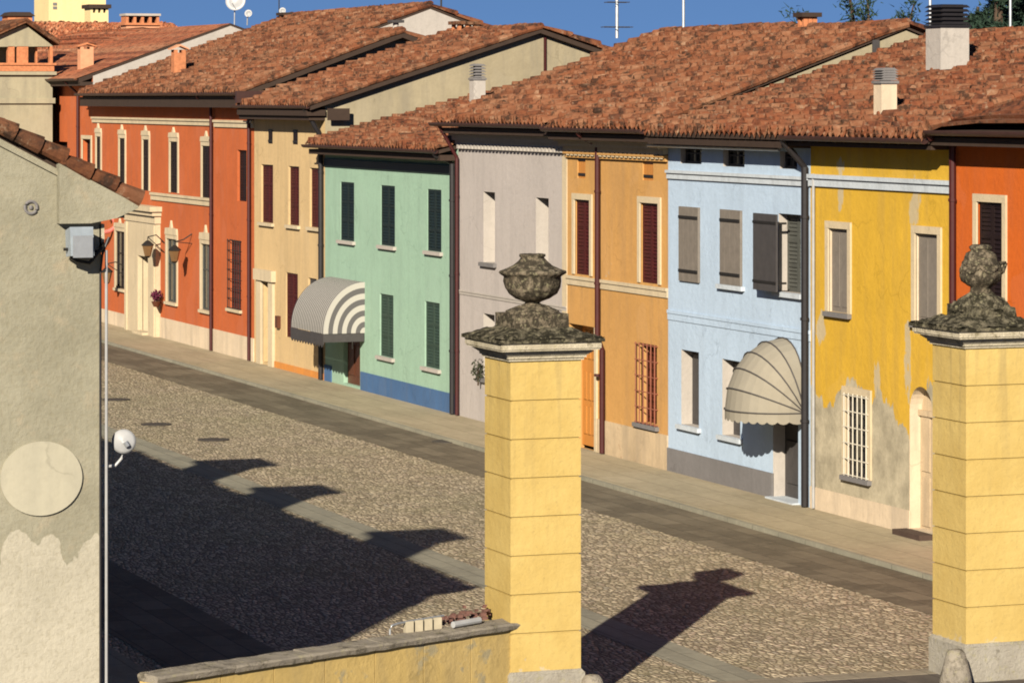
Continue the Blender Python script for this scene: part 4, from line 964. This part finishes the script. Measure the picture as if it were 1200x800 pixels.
# ------------------------------------------------------------------ low boundary wall
fw = thing('boundary_wall', 'low peeling yellow wall with grey stone coping, left of the middle pillar', 'wall', (12, 39, 0))
ZC = 1.05
pa = onZ(587, 725, ZC); pb = onZ(587, 738.5, ZC); pc = onZ(186, 785, ZC); pd = onZ(186, 803, ZC)
ux, uy = pc[0] - pa[0], pc[1] - pa[1]; L = sqrt(ux * ux + uy * uy); ux, uy = ux / L, uy / L; nx, ny = (-uy, ux) if -uy * 0 + ux * 1 > 0 else (uy, -ux)
if ny > 0: nx, ny = -nx, -ny
wd = .34; L += .3; m = MB(); n = 28; rr = random.Random(4)
def wp(s, o): return (pa[0] + ux * s + nx * o, pa[1] + uy * s + ny * o)
for k in range(5):
    s0, s1 = L * k / 5 + .004, L * (k + 1) / 5 - .004; dz = rr.uniform(-.006, .006)
    q = [(-.0, -.05), (wd, -.05), (wd + .02, -.015), (wd, .0), (.03, .012), (-.02, -.01)]
    i = len(m.v); N = 8
    for a in range(N + 1):
        s = s0 + (s1 - s0) * a / N
        for (o, z) in q: x, y = wp(s, o); m.v.append((x, y, ZC + z * 1.6 + dz + rr.uniform(-.006, .006)))
    for a in range(N):
        for c in range(6): m.f.append((i + a * 6 + c, i + a * 6 + (c + 1) % 6, i + a * 6 + 6 + (c + 1) % 6, i + a * 6 + 6 + c)); m.m.append(0); m.uv.append([(0, 0)] * 4)
    m.f.append(tuple(i + c for c in range(6))); m.m.append(0); m.uv.append([(0, 0)] * 6); m.f.append(tuple(i + N * 6 + 5 - c for c in range(6))); m.m.append(0); m.uv.append([(0, 0)] * 6)
fixn(build('coping', m, M('coping'), fw))
m = MB()
def wbox(s0, s1, o0, o1, z0, z1, mi=0):
    i = len(m.v)
    for z in (z0, z1):
        for s, o in ((s0, o0), (s1, o0), (s1, o1), (s0, o1)): x, y = wp(s, o); m.v.append((x, y, z))
    for q in ((0, 3, 2, 1), (4, 5, 6, 7), (0, 1, 5, 4), (1, 2, 6, 5), (2, 3, 7, 6), (3, 0, 4, 7)): m.f.append(tuple(i + k for k in q)); m.m.append(mi); m.uv.append([(0, 0)] * 4)
seg = .80; k = 0; s = 0
while s < L:
    wbox(s + .008, min(s + seg - .008, L), .03, wd - .05, -.09, ZC - .082); wbox(s - .008, s + .008, .04, wd - .06, -.09, ZC - .082); s += seg
fixn(build('wall', m, M('fence'), fw))
# things on the coping by the pillar: blocks, white roll, rubble, bent tube
def cp(px, py, z=ZC): return onZ(px, py, z)
for k in range(4):
    x, y = cp(479 + 11 * k, 741.5 - 1.5 * k); m = MB(); i = 0
    m.prism([(x - .054, y - .05), (x + .054, y - .05 + .02), (x + .054, y + .07), (x - .054, y + .05)], 'z', ZC + .012, ZC + .15)
    tag(build('block', m, M('creamblock'), loc=(0, 0, 0)), ['cream block at the left end of the row on the low wall', 'second cream block from the left on the low wall', 'third cream block from the left on the low wall', 'cream block at the right end of the row, nearest the rubble'][k], 'block', 'cream blocks in a row on the coping')
m = MB(); a = cp(531, 732, ZC + .05); b = cp(562, 727, ZC + .05); m.tube([(a[0], a[1], ZC + .055), (b[0], b[1], ZC + .06)], .04, 10); tag(build('roll', m, M('enamel'), loc=(0, 0, 0)), 'small white roll lying on the low wall among red rubble', 'roll')
rr = random.Random(12); m = MB()
for k in range(60):
    px = rr.uniform(518, 573); x, y = cp(px, 736 - .16 * (px - 518) - rr.uniform(2, 9)); s = rr.uniform(.014, .032); z = ZC + .02 + rr.random() ** 2 * .13 * min(1, (px - 512) / 25)
    q = rr.uniform(.6, 1.5); m.box(x - s * q, x + s * q, y - s, y + s, z - s * .7, z + s * .6)
rb = tag(build('rubble', dug(m, .003, 5), M('rust'), loc=(*cp(550, 722), ZC)), 'small heap of reddish brick rubble on the low wall against the middle pillar', 'rubble'); rb['kind'] = 'stuff'
m = MB(); p = [(457, 745, 0), (457, 745, .06), (459, 744.5, .105), (466, 743.5, .12), (490, 740, .13), (520, 735.5, .135)]
m.tube([(*cp(px, py), ZC + .02 + z) for px, py, z in p], .014, 8); tag(build('tube', m, M('steel'), loc=(0, 0, 0)), 'thin bent grey tube behind the cream blocks on the low wall', 'tube')

# ------------------------------------------------------------------ wall lanterns, plants, sign bracket on the houses
def lantern(px, pa, pya, py, out, label):
    y = FY(pa); za = FZ(pa, pya); zl = FZ(pa, pya) - .0; X = F - out; Z = X * SA + y * CA
    t = thing('wall_lantern', label, 'lantern', (F, y, za), 'iron lanterns on the red facade')
    zc = H + (HY - py) / FL * Z
    m = MB(); m.tube([(F, y, za), (F - out * .5, y, zc + .42), (X, y, zc + .36)], .02, 6); m.tube([(F, y, za - .3), (X, y, zc + .36)], .015, 6); m.tube([(X, y, zc + .36), (X, y, zc + .24)], .015, 6); build('bracket', m, M('iron'), t)
    m = MB(); m.lathe((X, y, zc), [(.05, .25), (.20, .12), (.21, .09)][::-1], 6); m.lathe((X, y, zc), [(.10, -.24), (.18, .088)], 6, 1); m.lathe((X, y, zc), [(.04, -.30), (.11, -.245)], 6); build('lamp_head', m, [M('iron'), M('lampglass')], t)
    return t
lantern(172, 193, 285, 291, .55, 'dark iron wall lantern in front of the cream portal')
lantern(206, 225, 274, 297, .55, 'dark iron wall lantern right of the portal, over the ground floor window')
lantern(128, 146, 312, 322, .6, 'dark iron wall lantern by the left downpipe on the red facade')
x = F - .25; y = FY(192); z = FZ(192, 350)
t = thing('hanging_planter', 'hanging planter with purple flowers beside the portal of the red house', 'planter', (x, y, z))
m = MB(); m.lathe((x, y, z - .1), [(.08, -.15), (.15, 0), (.16, .02)], 12); m.tube([(F, y, z - .1), (x + .1, y, z - .1)], .02, 6); build('pot', m, M('brownwood'), t)
def tuft(c, r, n, rr, sz=.05, sq=1.0):
    m = MB()
    for k in range(n):
        v = Vector((rr.gauss(0, 1), rr.gauss(0, 1), rr.gauss(0, 1))).normalized() * r * rr.uniform(.3, 1); v.z *= sq
        a = Vector((rr.gauss(0, 1), rr.gauss(0, 1), rr.gauss(0, 1))).normalized() * sz; b = a.cross(Vector((rr.gauss(0, 1), rr.gauss(0, 1), rr.gauss(0, 1)))).normalized() * sz * .6; p = Vector(c) + v
        m.poly([tuple(p - a), tuple(p + b), tuple(p + a), tuple(p - b)])
    return m
build('flowers', tuft((x, y, z + .1), .2, 200, R, .05), M('purple'), t)
x, y = F - .12, FY(566); z = FZ(566, 434)
t = thing('wall_plant', 'dark straggly plant on the lilac wall just left of the middle pillar', 'plant', (x, y, z)); build('leaves', tuft((x, y, z), .2, 150, R, .04, 1.6), M('leaf'), t)
m = MB(); m.tube([(F, y, z + .1), (x, y, z + .1), (x, y, z - .35)], .02, 6); build('stem', m, M('bark'), t)
# curled pink sign bracket seen past the left eave
y = FY(133); z = FZ(133, 262); X = F - .35
t = thing('scroll_bracket', 'pink red scroll bracket on the red facade just under the left eave', 'bracket', (F, y, z)); m = MB()
m.tube([(X + .42 * cos(a_) * 1.0, y, z + .28 * sin(a_)) for a_ in [pi + pi * k / 14 for k in range(15)]], .07, 8); m.tube([(X + .42, y, z), (X + .30, y, z + .22), (X + .12, y, z + .2)], .06, 8)
build('scroll', m, plain('pink_painted_iron', (.62, .16, .13), .6), t)
m = MB(); m.tube([(X, y, z + .33), (F, y, z + .33)], .03, 6); build('arm', m, M('darkpipe'), t)

# ------------------------------------------------------------------ antennas, dishes
def mast(px, yb, hs, label, mat='steel', r=.02, bars=(), topz=None, Xof=None):
    X = (hs.Xr if Xof is None else Xof); v = ray(px, yb); y = X / v[0] * v[1]; Z = X * SA + y * CA; zt = topz or 13.0; zb = hs.zr - .3
    t = thing('antenna', label, 'antenna', (X, y, zb), 'antennas above the roofs')
    m = MB(); m.tube([(X, y, zb), (X, y, zt)], r, 6); build('mast', m, M(mat), t)
    for (py, w) in bars:
        z = H + (HY - py) / FL * Z; hw = w / 2 * Z / FL / CA; m = MB(); m.tube([(X - hw, y, z), (X + hw, y, z)], .02, 6)
        for k in range(7): q = X - hw + 2 * hw * k / 6; m.tube([(q, y - .25, z), (q, y + .25, z)], .012, 5)
        build('aerial', m, M('greydark'), t)
    return t
mast(723, 60, hC, 'television antenna with a comb aerial, in the gap left of the main roof', bars=((32, 30), (3, 22)), Xof=35.5, r=.045)
mast(801, 34, hE, 'plain pale mast above the main ridge, left of the brick ridge chimney', r=.035)
mast(1090, 40, hI, 'plain pale mast just left of the big white chimney', r=.035, Xof=36)
mast(517, 42, hC, 'thin dark pole above the cream house ridge', 'iron', r=.03, Xof=36)
mast(327, 14, hB, 'thin mast above the ornate red house ridge', 'iron', r=.02, Xof=34.5)
mast(1184, 44, hI, 'thin pale mast in front of the right conifer', r=.03, Xof=36.5)
def dish(px, py, rpx, hs, label):
    X = hs.Xr + .2; v = ray(px, py); y = X / v[0] * v[1]; Z = X * SA + y * CA; z = H + (HY - py) / FL * Z; r = rpx * Z / FL
    t = thing('satellite_dish', label, 'satellite dish', (X, y, z), 'satellite dishes on the far ridge'); m = MB()
    disc(m, (X, y, z), (-.45, -.85, .25), [(r, .0), (r * .98, .01), (r * .6, -.05), (r * .2, -.08)]); build('reflector', m, M('enamel'), t, smooth=True)
    m = MB(); m.tube([(X, y + .1, z), (X, y + .15, hs.zr - .2)], .025, 6); m.tube([(X, y, z - r * .8), (X - .35 * r * 2, y - .6 * r * 2, z - .1)], .012, 6); build('bracket', m, M('steel'), t)
dish(276, 1, 12, hB, 'large white satellite dish beside the ridge chimney of the red house'); dish(291, 16, 4.5, hB, 'small white satellite dish right of the large one'); dish(331, 13, 4, hB, 'small white satellite dish under the thin mast')

# ------------------------------------------------------------------ conifers behind the roofs
def conifer(px, Y, ztop, spread, label, seed, sparse=False):
    x = onY(px, 20, Y)[0]; rr = random.Random(seed); t = thing('pine_tree', label, 'tree', (x, Y, 0), 'dark conifers behind the right roofs')
    zk = 8.2 if sparse else ztop; m = MB(); m.tube([(x, Y, -.1), (x + .1, Y, zk * .4), (x - .05, Y, zk * .75), (x, Y, zk)], .28, 10, 0, .04)
    f = MB(); nb = 34 if not sparse else 12
    for k in range(nb):
        z = ztop * (.45 + .53 * k / nb) if not sparse else 7.6 + .05 * k; ln = spread * ((1.05 - .8 * k / nb) if not sparse else 1) * rr.uniform(.7, 1.15); a = rr.uniform(0, 2 * pi); up = rr.uniform(.5, 1.1) if sparse else rr.uniform(-.1, .25)
        pts = [(x + ln * s * cos(a), Y + ln * s * sin(a), z + ln * up * s * s) for s in (0, .35, .7, 1)]; m.tube(pts, .13 if sparse else .06, 6, 0, .02)
        for q in range(260 if not sparse else 300):
            s = rr.uniform(.55 if sparse else .25, 1.02); c = Vector((x + ln * s * cos(a), Y + ln * s * sin(a), z + ln * up * s * s)) + Vector((rr.gauss(0, .14), rr.gauss(0, .14), rr.gauss(.03, .09)))
            d = Vector((rr.gauss(0, 1), rr.gauss(0, 1), rr.gauss(.5, .6))).normalized() * rr.uniform(.12, .28); w = d.cross(Vector((rr.gauss(0, 1), rr.gauss(0, 1), 1))).normalized() * .03
            f.poly([tuple(c - w), tuple(c + w), tuple(c + d)])
    build('trunk', m, M('bark'), t); build('crown', f, M('pine'), t)
conifer(1026, 84, 13.2, 2.6, 'sparse dark pine with upturned limbs behind the main ridge', 5, True)
conifer(1172, 78, 12.6, 1.5, 'dense dark conifer behind the right roof, near the right edge', 9)
conifer(1146, 80, 10.0, 1.1, 'short dark conifer peeking over the right roof, left of the taller one', 12)
conifer(1198, 79, 11.6, 1.2, 'dark conifer cut by the right edge of the photo', 15)

# ------------------------------------------------------------------ sky, sun, camera
SUN_EL, SUN_AZ = 24.0, 34.8        # light travels towards +x,+y: sun stands behind left
w = bpy.data.worlds.new('World'); bpy.context.scene.world = w; w.use_nodes = True; n = w.node_tree.nodes; l = w.node_tree.links
sky = n.new('ShaderNodeTexSky'); sky.sky_type = 'NISHITA'; sky.sun_disc = False; sky.sun_elevation = radians(SUN_EL)
sky.sun_rotation = radians(180 + SUN_AZ); sky.altitude = 2200; sky.air_density = .8; sky.dust_density = .0; sky.ozone_density = 5
tc = n.new('ShaderNodeTexCoord'); add = n.new('ShaderNodeVectorMath'); add.operation = 'ADD'; add.inputs[1].default_value = (0, 0, .17); nm = n.new('ShaderNodeVectorMath'); nm.operation = 'NORMALIZE'
l.new(tc.outputs['Generated'], add.inputs[0]); l.new(add.outputs[0], nm.inputs[0]); l.new(nm.outputs[0], sky.inputs['Vector'])
bg = n['Background']; l.new(sky.outputs[0], bg.inputs['Color']); bg.inputs['Strength'].default_value = .05
s = bpy.data.lights.new('sun', 'SUN'); s.energy = 5.0; s.angle = radians(.5); s.color = (1, .90, .74); so = bpy.data.objects.new('sun', s); C.objects.link(so)
d = Vector((sin(radians(SUN_AZ)) * cos(radians(SUN_EL)), cos(radians(SUN_AZ)) * cos(radians(SUN_EL)), -sin(radians(SUN_EL)))); so.rotation_euler = d.to_track_quat('-Z', 'Y').to_euler(); so.location = (0, 0, 40)
cd = bpy.data.cameras.new('camera'); co = bpy.data.objects.new('camera', cd); C.objects.link(co); co.location = (0, 0, H); co.rotation_euler = (radians(90), 0, -A)
cd.sensor_width = 36; cd.lens = 36 * FL / 1200; cd.shift_y = -(400 - HY) / 1200; cd.clip_start = .5; cd.clip_end = 6000
sc = bpy.context.scene; sc.camera = co
sc.view_settings.view_transform = 'Standard'; sc.view_settings.look = 'None'; sc.view_settings.exposure = .62; sc.view_settings.gamma = 1
sc.cycles.max_bounces = 6; sc.cycles.diffuse_bounces = 1; sc.cycles.filter_width = 1.9
